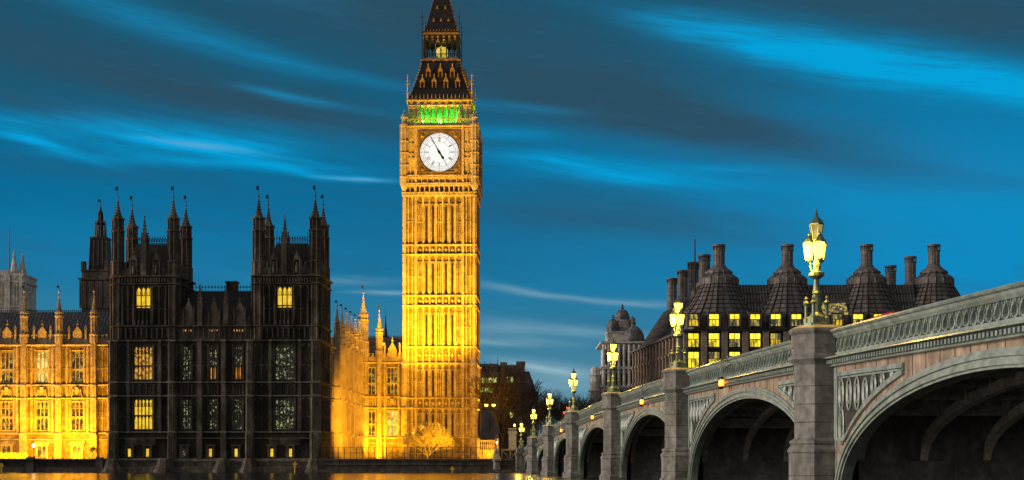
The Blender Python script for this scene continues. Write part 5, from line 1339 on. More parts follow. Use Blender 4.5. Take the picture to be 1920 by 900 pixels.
for px, Y, main in CH:
    x = WX(px, Y); cn = MB(); zb = zR
    if main == 1:
        zt_ = zb+.3; n = 16
        rf.lathe(x, Y, [(10.5,zE+.4),(9.6,zE+3.2),(6.4,zE+7.2),(4.0,zt_)], n)
        for j in range(n):
            t = pi/n+2*pi*j/n
            rs.tube((x+10.5*cos(t),Y+10.5*sin(t),zE+.5),(x+9.6*cos(t),Y+9.6*sin(t),zE+3.25),.2,.2,4); rs.tube((x+9.6*cos(t),Y+9.6*sin(t),zE+3.25),(x+6.4*cos(t),Y+6.4*sin(t),zE+7.25),.2,.17,4); rs.tube((x+6.4*cos(t),Y+6.4*sin(t),zE+7.25),(x+4.0*cos(t),Y+4.0*sin(t),zt_+.05),.17,.13,4)
            t2 = t+pi/n; rs.tube((x+9.45*cos(t2),Y+9.45*sin(t2),zE+3.2),(x+6.3*cos(t2),Y+6.3*sin(t2),zE+7.2),.12,.10,4); rs.tube((x+6.3*cos(t2),Y+6.3*sin(t2),zE+7.2),(x+3.95*cos(t2),Y+3.95*sin(t2),zt_),.10,.08,4)
        for f in (.12,.25,.38,.5,.62,.74,.86):
            z = zE+3.2+(zt_-zE-3.2)*f; r = (9.6+(6.4-9.6)*(z-zE-3.2)/4.0) if z < zE+7.2 else 6.4+(4.0-6.4)*(z-zE-7.2)/(zt_-zE-7.2)
            for j in range(n): t, t2 = pi/n+2*pi*j/n, pi/n+2*pi*(j+1)/n; rs.tube((x+r*cos(t),Y+r*sin(t),z+.04),(x+r*cos(t2),Y+r*sin(t2),z+.04),.11,.11,4)
        cn.lathe(x, Y, [(3.8,zb-.3),(3.8,zb+.1),(4.3,zb+.15),(4.3,zb+1.45),(4.15,zb+1.6),(2.75,zb+2.5),(2.75,zb+2.62),(2.95,zb+2.66),(2.95,zb+3.1),(2.5,zb+3.45),(1.6,zb+4.15),(1.4,zb+4.65)], 16)
        for j in range(16):
            t = pi/16+2*pi*j/16; cn.tube((x+4.32*cos(t),Y+4.32*sin(t),zb+.15),(x+4.32*cos(t),Y+4.32*sin(t),zb+1.5),.1,.1,4); cn.tube((x+4.15*cos(t),Y+4.15*sin(t),zb+1.65),(x+2.77*cos(t),Y+2.77*sin(t),zb+2.55),.09,.09,4)
            cn.tube((x+2.97*cos(t),Y+2.97*sin(t),zb+2.68),(x+2.97*cos(t),Y+2.97*sin(t),zb+3.1),.09,.09,4)
    elif px == 1707 or px == 1321: cn.lathe(x, Y, [(3.2,zb-1),(3.2,zb+.6),(2.2,zb+1.8),(2.2,zb+2.3),(1.5,zb+2.9)], 16)
    zc_ = ctop; r = 1.28
    z0_ = zb+4.6 if main == 1 else zb-1.5
    cn.lathe(x, Y, [(r,z0_),(r,zc_-1.5),(r*1.12,zc_-1.45),(r*1.12,zc_-1.25),(r*.75,zc_-1.25),(r*.75,zc_-.4)], 16)
    cn.lathe(x, Y, [(r*1.15,zc_-.42),(r*1.15,zc_),(r*.8,zc_)], 16)
    for j in range(10):
        t = 2*pi*j/10; cn.box(x+r*1.02*cos(t)-.09, x+r*1.02*cos(t)+.09, Y+r*1.02*sin(t)-.09, Y+r*1.02*sin(t)+.09, zc_-1.25, zc_-.42)
    zz = z0_+1.0
    while zz < zc_-1.6:
        cn.lathe(x, Y, [(r*1.0,zz-.06),(r*1.03,zz),(r*1.0,zz+.06)], 16); zz += 1.0
    for j in range(8): t = 2*pi*j/8+.2; cn.tube((x+r*cos(t),Y+r*sin(t),z0_),(x+r*cos(t),Y+r*sin(t),zc_-1.5),.06,.06,4)
    part('chimney', cn, M['bronze'], off)
part('roof', rf, M['bronze'], off); part('roof_seam', rs, M['bronzeD'], off)
mq = MB(); x = WX(1303, 345); mq.tube((x,345,zR-1),(x,345,WZ(448,345)),.26,.14,6); part('mast', mq, M['iron'], off)
# glazed roof lights between the tents
gl = MB(); x0_, x1_ = WX(1543,324), WX(1590,324)
for k in range(3):
    xa = x0_+(x1_-x0_)*k/3+.1; xb = x0_+(x1_-x0_)*(k+1)/3-.1
    gl.hexa([(xa,323.2,WZ(590,324)),(xb,323.2,WZ(590,324)),(xb,324.2,WZ(590,324)),(xa,324.2,WZ(590,324))],[(xa,325.9,WZ(567,325)),(xb,325.9,WZ(567,325)),(xb,326.9,WZ(567,325)),(xa,326.9,WZ(567,325))])
part('roof_light', gl, G['officed'], off)

# ================================================================== domed stone building behind
YD = 450.0; d_ = lambda px: WX(px, YD); dz = lambda py: WZ(py, YD)
dome = thing('domed_building', 'pale stone baroque building with grouped grey domes behind the third bridge lamp', 'building', WLD, (d_(1168), YD+12, GZ))
b_ = MB(); b_.box(d_(1128), d_(1215), YD, YD+26, GZ, dz(690)); b_.box(d_(1136), d_(1212), YD+.5, YD+25, dz(690), dz(640))
for zz in (dz(760), dz(725), dz(690), dz(642)): b_.box(d_(1126), d_(1217), YD-.7, YD+26.4, zz-.3, zz+.35)
for k in range(9): x = d_(1132+k*9.5); b_.lathe(x, YD-.3, [(.55,dz(724)),(.48,dz(694)),(.7,dz(692))], 8); b_.lathe(x, YD-.1, [(.45,dz(688)),(.45,dz(646))], 8)
b_.box(d_(1140), d_(1190), YD+2, YD+12, dz(640), dz(622)); b_.box(d_(1139), d_(1191), YD+1.7, YD+12.3, dz(623), dz(620))
part('wall', b_, M['portland'], dome)
for k in range(8):
    x = d_(1136.5+k*9.5)
    for a, b in ((722,700),(755,732),(684,655)): wn3 = MB(); wn3.box(x-.5, x+.5, YD-.06, YD+.1, dz(a), dz(b)); part('window', wn3, M['glass'], dome)
def cupola(px, w, pb, pt, Y, drum, nm):
    x = d_(px); r = w/2/FPX*Y; zb, zt = dz(pb), dz(pt); q = MB()
    q.lathe(x, Y, [(r*1.02,zb-drum),(r*1.02,zb-.3),(r*1.12,zb-.2),(r*1.12,zb+.1),(r,zb+.15)]+[(r*cos(t*pi/2/7)+.02, zb+.15+(zt-zb)*sin(t*pi/2/7)) for t in range(1,7)]+[(.16*r,zt)], 20)
    for j in range(10): t = 2*pi*j/10; q.tube((x+r*1.02*cos(t),Y+r*1.02*sin(t),zb-drum),(x+r*1.02*cos(t),Y+r*1.02*sin(t),zb-.3),.12*r**.5,.12*r**.5,5)
    for j in range(10):
        t = 2*pi*j/10
        for k in range(5): a, b = k*pi/2/6, (k+1)*pi/2/6; q.tube((x+r*cos(a)*cos(t),Y+r*cos(a)*sin(t),zb+.2+(zt-zb)*sin(a)),(x+r*cos(b)*cos(t),Y+r*cos(b)*sin(t),zb+.2+(zt-zb)*sin(b)),.08,.08,4)
    q.lathe(x, Y, [(.2*r,zt-.1),(.2*r,zt+r*.25),(.3*r,zt+r*.35),(.12*r,zt+r*.5),(.2*r,zt+r*.7),(.02,zt+r*.95)], 10)
    return q
part('dome', cupola(1170, 25, 590, 577, YD+7, 4.5, 0), M['lead'], dome); part('dome', cupola(1151, 22, 612, 597, YD+4, 3.5, 0), M['lead'], dome)
part('dome', cupola(1189, 41, 636, 611, YD+3, 1.5, 0), M['lead'], dome); part('dome', cupola(1188, 9, 600, 593, YD+5, 2.2, 0), M['lead'], dome)
dr = MB(); x = d_(1170); dr.lathe(x, YD+7, [(2.9,dz(622)),(2.9,dz(600)),(3.1,dz(599)),(3.1,dz(597))], 16)
for j in range(8):
    t = 2*pi*j/8+.2; dr.tube((x+2.6*cos(t),YD+7+2.6*sin(t),dz(609)),(x+3.06*cos(t),YD+7+3.06*sin(t),dz(609)),.9,.85,12)
part('drum', dr, M['portland'], dome)
tq = MB(); x = d_(1117); tq.lathe(x, YD+2, [(1.9,GZ),(1.9,dz(735)),(2.2,dz(734)),(2.2,dz(731)),(1.7,dz(730)),(1.7,dz(705)),(2.0,dz(704)),(2.0,dz(702)),(1.5,dz(700)),(1.5,dz(690)),(.4,dz(686))], 10); part('corner_tower', tq, M['portland'], dome)

# ================================================================== dark offices left of the bridge
YO = 425.0; o_ = lambda px: WX(px, YO); oz_ = lambda py: WZ(py, YO)
offb = thing('dark_office_block', 'dark flat roofed office block with two rows of green yellow windows near the clock tower', 'office building', WLD, (o_(915), YO, GZ))
q = MB(); q.box(o_(880), o_(936), YO, YO+20, GZ, oz_(686)); q.box(o_(878), o_(938), YO-.4, YO+20, oz_(688), oz_(685))
for y_ in (702, 723, 744, 765): q.box(o_(880), o_(936), YO-.25, YO, oz_(y_)-.3, oz_(y_)+.3)
part('wall', q, M['bldg'], offb)
q = MB(); q.box(o_(900), o_(934), YO+2, YO+16, oz_(685), oz_(681)); part('roof_plant', q, M['lead'], offb)
for px in (908, 919, 933):
    q = MB(); q.tube((o_(px),YO+4,oz_(686)),(o_(px),YO+4,oz_(668 if px == 933 else 676)),.12,.05,5); part('aerial', q, M['iron'], offb)
for y0_, y1_, pm in ((709,718,'officeg'),(727,736,'officeg'),(690,698,'glass'),(748,756,'glass')):
    for k in range(4): 
        f = MB(); f.box(-.75,.75,-.12,.0,-.15,0); f.box(-.8,-.66,-.1,.0,0,1.5); f.box(.66,.8,-.1,.0,0,1.5); f.box(-.04,.04,-.09,0,0,1.45); f.box(-.8,.8,-.12,0,1.45,1.6)
        o = part('window', f, M['bldg'], offb, (o_(904+k*7.6), YO-.02, oz_(y1_)))
        p = MB(); p.box(-.66,.66,-.05,-.01,.02,1.45); w2 = bpy.data.objects.new('pane', mesh('pane', p, G[pm] if pm in G else M[pm])); COL.objects.link(w2); w2.parent = o
YG = 432.0; g2 = lambda px: WX(px, YG); gz2 = lambda py: WZ(py, YG)
gab = thing('gabled_block', 'dark stone block with stepped chimneys and a mansard roof behind the bare trees', 'building', WLD, (g2(965), YG, GZ))
q = MB(); q.box(g2(935), g2(984), YG, YG+20, GZ, gz2(684)); q.box(g2(938), g2(951), YG+2, YG+8, gz2(684), gz2(678)); q.box(g2(968), g2(985), YG+1, YG+8, gz2(684), gz2(677)); q.box(g2(984), g2(1008), YG+3, YG+22, GZ, gz2(736))
for y_ in (705, 740, 770): q.box(g2(935), g2(985), YG-.3, YG, gz2(y_)-.3, gz2(y_)+.3)
q.box(g2(983), g2(1010), YG+2.5, YG+22, gz2(738), gz2(734)); part('wall', q, M['bldg'], gab)
q = MB(); q.hexa([(g2(984),YG+3,gz2(734)),(g2(1006),YG+3,gz2(734)),(g2(1006),YG+20,gz2(734)),(g2(984),YG+20,gz2(734))],[(g2(984.5),YG+6,gz2(694)),(g2(993),YG+6,gz2(694)),(g2(993),YG+16,gz2(694)),(g2(984.5),YG+16,gz2(694))]); part('roof', q, M['lead'], gab)
for k in range(8):
    px, py, pm = ((953,717,'officeg'),(959,717,'officeg'),(945,752,'glass'),(958,752,'glass'),(972,752,'glass'),(972,717,'glass'),(945,783,'glass'),(960,783,'officeg'))[k]
    f = MB(); f.box(-.7,-.55,-.12,0,0,1.7); f.box(.55,.7,-.12,0,0,1.7); f.box(-.75,.75,-.15,0,1.6,1.8); f.box(-.8,.8,-.2,0,-.2,0)
    o = part('window', f, M['bldg'], gab, (g2(px), YG-.02, gz2(py)))
    p = MB(); p.box(-.55,.55,-.05,-.01,.02,1.6); w2 = bpy.data.objects.new('pane', mesh('pane', p, G[pm] if pm in G else M[pm])); COL.objects.link(w2); w2.parent = o

# ================================================================== far left: abbey tower with flagpole, ventilation tower
YA = 520.0; a_ = lambda px: WX(px, YA); az_ = lambda py: WZ(py, YA)
abb = thing('abbey_tower', 'pale stone abbey tower with pinnacles at the far left edge of the picture', 'church tower', WLD, (a_(15), YA, GZ))
q = MB(); x0_, x1_ = a_(-30), a_(44); q.box(x0_, x1_, YA, YA+14, GZ, az_(515))
for zz in (az_(575), az_(528), az_(515)): q.box(x0_-.4, x1_+.4, YA-.5, YA+14.4, zz-.35, zz+.35)
for px in (12, 17, 40): x = a_(px); q.box(x-.5, x+.5, YA-.6, YA, GZ, az_(516))
q.panels(a_(19), a_(38), az_(571), az_(532), 3, YA, .4, .35); q.panels(x0_, a_(10), az_(571), az_(532), 6, YA, .4, .35)
n = 16
for k in range(n): x = x0_+(k+.5)*(x1_-x0_)/n; q.box(x-.3, x+.3, YA-.3, YA+.3, az_(515), az_(507))
part('wall', q, M['portland'], abb)
for px, y_, tp, w_2 in ((25,YA+1,467,15),(39,YA+2,472,14)):
    q = MB(); x = a_(px); r = w_2/2/FPX*YA
    q.lathe(x, y_, [(r,az_(575)),(r,az_(512)),(r*1.15,az_(510)),(r*.9,az_(506)),(r*.72,az_(500)),(.12,az_(tp))], 8)
    for k in range(8):
        t = pi/8+k*pi/4
        q.tube((x+r*cos(t),y_+r*sin(t),az_(560)),(x+r*cos(t),y_+r*sin(t),az_(506)),.14,.1,4)
    part('pinnacle', q, M['portland'], abb)
q = MB(); ww = a_(8)-a_(-4)
for k in range(20): t, t2 = pi*k/20, pi*(k+1)/20; c = a_(2); q.tube((c+2.2*cos(t),YA-.2,az_(572)+2.6*sin(t)),(c+2.2*cos(t2),YA-.2,az_(572)+2.6*sin(t2)),.22,.22,5)
part('window_arch', q, M['portland'], abb)
q = MB(); x = a_(8); q.tube((x,YA+5,az_(516)),(x,YA+5,az_(427)),.24,.12,6); q.lathe(x, YA+5, [(.2,az_(428)),(.2,az_(426)),(.02,az_(425))], 6)
solo('flagpole', q, M['iron'], 'tall bare flagpole standing on the pale abbey tower at the left edge', 'flagpole', WLD, (x, YA+5, az_(516)))
YV = 318.0; v_ = lambda px: PU(px, YV); vz = lambda py: PZ(py, YV, 180)
ven = thing('ventilation_tower', 'slim grey gothic tower with iron lantern rising behind the left turreted tower', 'tower', PAL, (v_(180), YV, GZ))
q = MB(); x0_, x1_ = v_(153), v_(203); q.box(x0_, x1_, YV, YV+6, ZC-2, vz(524)); q.box(x0_-.6, x1_+.3, YV-.5, YV+6.3, vz(525), vz(521)); q.box(x0_, x1_, YV+.1, YV+6, vz(521), vz(506))
q.box(x0_-.1, v_(160), YV-.15, YV+.8, vz(506), vz(490)); q.box(v_(196), x1_, YV-.15, YV+.8, vz(506), vz(488)); q.box(x0_-.2, x1_+.2, YV-.2, YV+6.2, vz(508), vz(505.5))
q.panels(v_(156), v_(201), vz(578), vz(527), 3, YV, .3, 1.5); part('wall', q, M['soot'], ven)
for px in (169.5, 187): q = MB(); q.box(v_(px)-.55, v_(px)+.55, YV-.05, YV+.05, vz(575), vz(535)); part('louvre', q, M['glass'], ven)
q = MB(); cx = v_(180.5); r = (v_(199)-v_(163))/2
q.loft([[(cx-h,YV+3-h*.8,z),(cx+h,YV+3-h*.8,z),(cx+h,YV+3+h*.8,z),(cx-h,YV+3+h*.8,z)] for h, z in ((r,vz(506)),(r*.86,vz(446)))])
for k in range(5): t = -1+k*.5; q.tube((cx+t*r,YV+3-r*.8-.03,vz(506)),(cx+t*r*.86,YV+3-r*.86*.8-.03,vz(446)),.09,.09,4)
for f in (.33,.66): z = vz(506)+(vz(446)-vz(506))*f; h = r*(1-.14*f); q.box(cx-h, cx+h, YV+3-h*.8-.06, YV+3, z-.08, z+.08)
q.box(cx-r*.9, cx+r*.9, YV+3-r*.75, YV+3+r*.75, vz(446), vz(442)); r2 = r*.58
q.lathe(cx, YV+3, [(r2,vz(442)),(r2,vz(440)),(r2*.5,vz(439)),(r2*.5,vz(418)),(r2,vz(416)),(r2*.85,vz(414)),(r2*.45,vz(411)),(r2*.3,vz(408)),(r2*.3,vz(398)),(r2*.45,vz(396)),(r2*.25,vz(390)),(.06,vz(380)),(.04,vz(368))], 8)
for k in range(8): t = pi/8+k*pi/4; q.tube((cx+r2*.95*cos(t),YV+3+r2*.95*sin(t),vz(441)),(cx+r2*.95*cos(t),YV+3+r2*.95*sin(t),vz(409)),.16,.06,4); q.tube((cx+r2*.45*cos(t),YV+3+r2*.45*sin(t),vz(412)),(cx+r2*.42*cos(t),YV+3+r2*.42*sin(t),vz(394)),.1,.06,4)
q.box(cx-.6, cx-.05, YV+2.97, YV+3.03, vz(374), vz(369))
part('lantern_roof', q, M['ironroof'], ven)

# ================================================================== river walls and terrace furniture
rw = MB(); x0_, x1_ = PU(-90, 283), PU(205, 283)
rw.box(x0_, x1_, 282.3, 284.5, -2.5, 2.35); rw.box(x0_, x1_, 281.9, 284.6, 2.35, 2.6); rw.box(x0_, x1_, 281.9, 282.3, -2.5, .9)
for k in range(80):
    x = x0_+k*.42
    if x < x1_: rw.box(x-.07, x+.07, 282.18, 282.3, 1.1, 2.2)
for px in (60, 190, -40): x = PU(px, 283); rw.box(x-.75, x+.75, 281.6, 282.3, -2.5, 2.9)
solo('terrace_wall', rw, M['graniteD'], 'dark stained river wall of the terrace below the golden wing at the left', 'river wall', PAL, (PU(60,283), 282.3, 0))
rw = MB(); x0_, x1_ = PU(600, 282), 24.0
rw.box(x0_, x1_, 281.2, 284.5, -2.5, 2.25); rw.box(x0_, x1_, 280.8, 284.6, 2.25, 2.6); rw.box(x0_, x1_, 280.9, 281.2, 1.4, 1.6); rw.box(x0_, x1_, 280.5, 281.2, -2.5, .55); rw.box(x0_, x1_, 280.2, 280.5, -2.5, .2)
solo('embankment_wall', rw, M['graniteD'], 'dark stepped river wall running from the dark block to the bridge', 'river wall', PAL, (0, 281.2, 0))
# railing along the north terrace
rl = MB(); a0_, a1_ = PU(612, 283.4), PU(905, 283.4)
n = 26
for k in range(n+1): x = a0_+(a1_-a0_)*k/n; rl.box(x-.05, x+.05, 283.35, 283.45, 2.6, 4.9)
for zz in (2.8, 3.7, 4.8): rl.box(a0_, a1_, 283.37, 283.43, zz-.03, zz+.03)
for k in range(120): x = a0_+(a1_-a0_)*(k+.5)/120; rl.box(x-.018, x+.018, 283.38, 283.42, 2.8, 4.8)
solo('terrace_railing', rl, M['iron'], 'thin dark railing on the river wall in front of the golden side wall', 'railing', PAL, ((a0_+a1_)/2, 283.4, 2.6))
# terrace lamp, hedge, bush, flower tubs
tl = thing('terrace_lamp', 'small globe lamp on a dark post on the terrace in front of the golden wing', 'street lamp', PAL, (PU(63,284), 284, 2.6))
x = PU(63,284); q = MB(); q.lathe(x, 284, [(.3,2.6),(.3,2.8),(.1,3.0),(.07,4.7),(.16,4.8),(.16,4.86)], 8); q.lathe(x, 284, [(.14,5.45),(.05,5.6),(.01,5.8)], 8); part('post', q, M['iron'], tl)
q = MB(); q.lathe(x, 284, [(.12,4.87),(.28,5.05),(.28,5.25),(.12,5.44)], 10); part('globe', q, G['globe'], tl)
def leafmass(n, fn, s):
    q = MB()
    for _ in range(n):
        x, y, z = fn(); a, b = random.random()*2*pi, random.random()*pi; u_ = (cos(a)*s, sin(a)*s, 0); v2 = (-sin(a)*cos(b)*s, cos(a)*cos(b)*s, sin(b)*s)
        q.face([(x-u_[0],y-u_[1],z-u_[2]),(x+v2[0]*.6,y+v2[1]*.6,z+v2[2]*.6),(x+u_[0],y+u_[1],z+u_[2]),(x-v2[0]*.6,y-v2[1]*.6,z-v2[2]*.6)])
    return q
x0_, x1_ = PU(-60, 285.5), PU(50, 285.5)
hd = leafmass(5200, lambda: (random.uniform(x0_, x1_)+random.uniform(-.3,.3), random.uniform(284.9, 286.2), 2.35+random.random()**.6*(1.35+.15*sin(random.random()*9))), .11)
solo('clipped_hedge', hd, M['leaf'], 'low clipped hedge on the terrace at the bottom left corner', 'hedge', PAL, ((x0_+x1_)/2, 285.5, GZ))
# ---- bare trees
def branch(mb, p, d, L, r, depth, spread, lift, rnd, minr=.012):
    segs = 3; q = p; dd = d
    for i in range(segs):
        nd = tuple(dd[k]+rnd.uniform(-.16,.16)+(lift if k == 2 else 0) for k in range(3)); l = sqrt(sum(t*t for t in nd)); dd = tuple(t/l for t in nd)
        e = tuple(q[k]+dd[k]*L/segs for k in range(3)); r1 = r*(1-.3*(i+1)/segs)
        mb.tube(q, e, max(minr, r*(1-.3*i/segs)), max(minr, r1), 5 if r > .06 else 3); q = e
        if depth > 0 and i > 0:
            for _ in range(2):
                a = rnd.uniform(0, 2*pi); s = rnd.uniform(.5, 1.0)*spread; bd = (dd[0]+cos(a)*s, dd[1]+sin(a)*s, dd[2]+rnd.uniform(-.25,.35))
                l = sqrt(sum(t*t for t in bd)); bd = tuple(t/l for t in bd); branch(mb, q, bd, L*rnd.uniform(.58,.78), r*.52, depth-1, spread, lift, rnd, minr)
def bare_tree(name, label, x, y, h, r, depth, m, seed, frame, spread=.8, group=None, tw=.02, trunk=.28, limbs=7):
    rnd = random.Random(seed); t = thing(name, label, 'tree', frame, (x, y, GZ), group)
    tk = MB(); tk.lathe(x, y, [(r*1.6,GZ-.2),(r*1.1,GZ+.4),(r,GZ+h*trunk*.6),(r*.85,GZ+h*trunk)], 8); part('trunk', tk, M[m], t)
    c = MB()
    for k in range(limbs):
        a = 2*pi*k/limbs+rnd.uniform(-.3,.3); s = rnd.uniform(.3,.9)*spread
        l = sqrt(s*s+1); branch(c, (x, y, GZ+h*trunk*rnd.uniform(.75,1)), (cos(a)*s/l, sin(a)*s/l, 1/l), h*rnd.uniform(.30,.40), r*.5, depth, spread, .03, rnd, tw)
    part('crown', c, M[m], t); return t
bare_tree('small_tree', 'bare pale round topped tree glowing gold at the foot of the clock tower', PU(802,320), 320, 8.8, .20, 4, 'twig', 3, PAL, 1.15, None, .03, .10, 12)
bare_tree('winter_tree', 'bare dark tree beside the clock tower in front of the lit offices', WX(942,345), 345, 19, .42, 4, 'bark', 11, WLD, .8, 'bare trees beyond the bridge', .035)
bare_tree('winter_tree', 'bare tree rising between the two far bridge lamps right of the gabled block', WX(1003,372), 372, 15, .34, 4, 'bark', 21, WLD, .85, 'bare trees beyond the bridge', .04)
bare_tree('winter_tree', 'bare tree behind the red signal on the bridge', WX(1035,380), 380, 15.5, .34, 4, 'bark', 31, WLD, .85, 'bare trees beyond the bridge', .04)
bare_tree('winter_tree', 'small bare tree left of the domed building, low behind the parapet', WX(1093,420), 420, 17.5, .34, 4, 'bark', 41, WLD, .85, 'bare trees beyond the bridge', .04)
bare_tree('bare_shrub', 'low bare shrub against the golden wing beside the dark block', PU(172,286.5), 286.5, 3.0, .08, 3, 'bark', 51, PAL, 1.1, None, .02, .15)
# ---- lit balustrade, street lamp, bastion pillar, gangway gate at the bridge foot
YB2 = 300.0; e_ = lambda px: WX(px, YB2); ez = lambda py: WZ(py, YB2)
q = MB(); x0_, x1_ = e_(897), e_(932)
q.box(x0_, x1_, YB2, YB2+.8, GZ-.2, ez(845)); q.box(x0_, x1_, YB2-.15, YB2+.9, ez(828), ez(825)); q.box(x0_, x1_, YB2-.1, YB2+.85, ez(846), ez(843))
for k in range(9): x = x0_+(k+.5)*(x1_-x0_)/9; q.lathe(x, YB2+.35, [(.16,ez(843)),(.1,ez(840)),(.2,ez(835)),(.1,ez(831)),(.16,ez(828))], 8)
for x in (x0_, x1_): q.box(x-.3, x+.3, YB2-.3, YB2+1, GZ, ez(822))
solo('stone_balustrade', q, M['honey'], 'golden lit stone balustrade between clock tower and bridge', 'balustrade', WLD, ((x0_+x1_)/2, YB2, GZ))
sl = thing('twin_lamp', 'tall street lamp with two flat yellow heads right of the clock tower', 'street lamp', WLD, (e_(918), 305, GZ))
x = e_(918); q = MB(); q.lathe(x, 305, [(.2,GZ),(.2,GZ+1),(.1,GZ+1.2),(.07,WZ(757,305))], 8); q.tube((x-.95,305,WZ(757,305)),(x+.95,305,WZ(757,305)),.05,.05,5); part('post', q, M['iron'], sl)
for s in (-1, 1):
    q = MB(); q.box(x+s*.75-.38, x+s*.75+.38, 304.7, 305.3, WZ(758,305), WZ(756,305)); o = part('lamp_head', q, M['iron'], sl)
    q = MB(); q.frus(x+s*.75, 305, WZ(762,305), WZ(758.2,305), .25, .2, .36, .27); gq = bpy.data.objects.new('glass', mesh('glass', q, G['lamp'], (x-0, 305, GZ))); COL.objects.link(gq); gq.parent = o
YP = 281.5; q = MB(); x = WX(931.5, YP); zz = lambda py: WZ(py, YP)
q.lathe(x, YP, [(.95,-2.5),(.95,zz(884)),(.75,zz(882)),(.75,zz(866)),(1.0,zz(864)),(1.0,zz(861)),(.8,zz(859)),(.62,zz(855)),(.45,zz(849)),(.55,zz(847)),(.5,zz(843)),(.2,zz(840)),(.1,zz(838))], 8)
pl_ = thing('bastion_pillar', 'weathered stone bastion pillar on the river wall beside the boarding gate', 'pillar', WLD, (x, YP, 0)); part('pillar', q, M['granite'], pl_)
q = MB(); q.lathe(x, YP, [(.1,zz(838)),(.06,zz(836)),(.06,zz(832))], 6); o = part('lamp_stem', q, M['iron'], pl_); q = MB(); q.lathe(x, YP, [(.05,zz(832)),(.12,zz(831)),(.12,zz(829)),(.04,zz(828))], 8); part('lamp_globe', q, G['globe'], pl_)
gt = thing('boarding_gate', 'dark boarded pier gate with crossed braces beside the bridge foot', 'gate', WLD, (WX(956,283), 283, 2.6))
g3 = lambda px: WX(px, 283); h3 = lambda py: WZ(py, 283)
q = MB(); q.box(g3(941), g3(969), 283, 283.2, 2.6, h3(845)); part('board', q, M['iron'], gt)
q = MB()
for px in (941, 957, 969): q.box(g3(px)-.12, g3(px)+.12, 282.85, 283.25, 2.6, h3(841))
q.box(g3(940), g3(970), 282.82, 283.28, h3(845), h3(842)); q.tube((g3(943),282.9,h3(846)),(g3(957),282.9,h3(862)),.06,.06,4); q.tube((g3(957),282.9,h3(862)),(g3(968),282.9,h3(846)),.06,.06,4)
q.hexa([(g3(924),284,2.6),(g3(926),284,2.6),(g3(926),284.3,2.6),(g3(924),284.3,2.6)],[(g3(931),284,h3(815)),(g3(933),284,h3(815)),(g3(933),284.3,h3(815)),(g3(931),284.3,h3(815))])
part('frame', q, M['bldg'], gt)
# pedestal at the bridge end with its lamp
YQ = 292.0; q = MB(); x = WX(961, YQ); k3 = lambda py: WZ(py, YQ)
q.box(x-.75, x+.75, YQ-.75, YQ+.75, GZ-.3, k3(812)); q.box(x-.9, x+.9, YQ-.9, YQ+.9, k3(813), k3(809)); q.box(x-.95, x+.95, YQ-.95, YQ+.95, k3(845), k3(841))
for k in range(5): q.box(x-.7+k*.3, x-.58+k*.3, YQ-.8, YQ-.5, k3(809), k3(805))
q.box(x-.85, x+.85, YQ-.85, YQ+.85, k3(805), k3(803))
pd = thing('bridge_end_pedestal', 'square pale stone pedestal with a bare globe lamp at the far end of the bridge', 'pedestal', WLD, (x, YQ, GZ)); part('block', q, M['portland'], pd)
q = MB(); q.tube((x+.4,YQ,k3(803)),(x+.4,YQ,k3(800)),.06,.05,6); part('lamp_stem', q, M['iron'], pd); q = MB(); q.lathe(x+.4, YQ, [(.06,k3(800)),(.2,k3(798.5)),(.2,k3(796.5)),(.06,k3(795))], 8); part('lamp_globe', q, G['lamp'], pd)
# red signal on the bridge
s = 203.0; zs_ = top(s)-1.12
sg = thing('traffic_signal', 'traffic signal showing two red lights above the far part of the bridge parapet', 'traffic light', BRG, (XF+.9, s, zs_))
q = MB(); q.lathe(XF+.9, s, [(.1,zs_),(.07,zs_+2.9)], 8); part('post', q, M['iron'], sg)
for dx, z in ((-.28, 2.3), (.28, 2.9)):
    q = MB(); q.box(XF+.9+dx-.22, XF+.9+dx+.22, s-.25, s+.05, zs_+z-.75, zs_+z+.35); o = part('signal_head', q, M['blackpaint'], sg)
    for k, mm in ((0,'redl'),(1,None),(2,None)):
        q = MB(); zc_ = zs_+z+.12-k*.33; q.tube((XF+.9+dx,s-.29,zc_),(XF+.9+dx,s-.25,zc_),.13,.13,10)
        gq = bpy.data.objects.new('lens', mesh('lens', q, G['redl'] if mm else M['glass'], (XF+.9, s, zs_))); COL.objects.link(gq); gq.parent = o
# yellow marker post at the foot of the dark block, and one further right
for px, lb in ((553,'small yellow cross shaped marker post in the water below the dark block'),(848,'yellow topped marker post in the water below the bare golden tree'),(3,'yellow marker post at the water in the left corner')):
    q = MB(); x = PU(px, 279.5); z = 1.9 if px == 553 else (1.0 if px > 600 else 1.6); q.tube((x,279.5,-2.5),(x,279.5,z-.5),.14,.12,6); q.box(x-.42, x+.42, 279.35, 279.65, z-.5, z-.15); q.box(x-.18, x+.18, 279.36, 279.64, z-.9, z+.15)
    solo('marker_post', q, M['yellowp'], lb, 'marker', PAL, (x, 279.5, 0), 'yellow river markers')

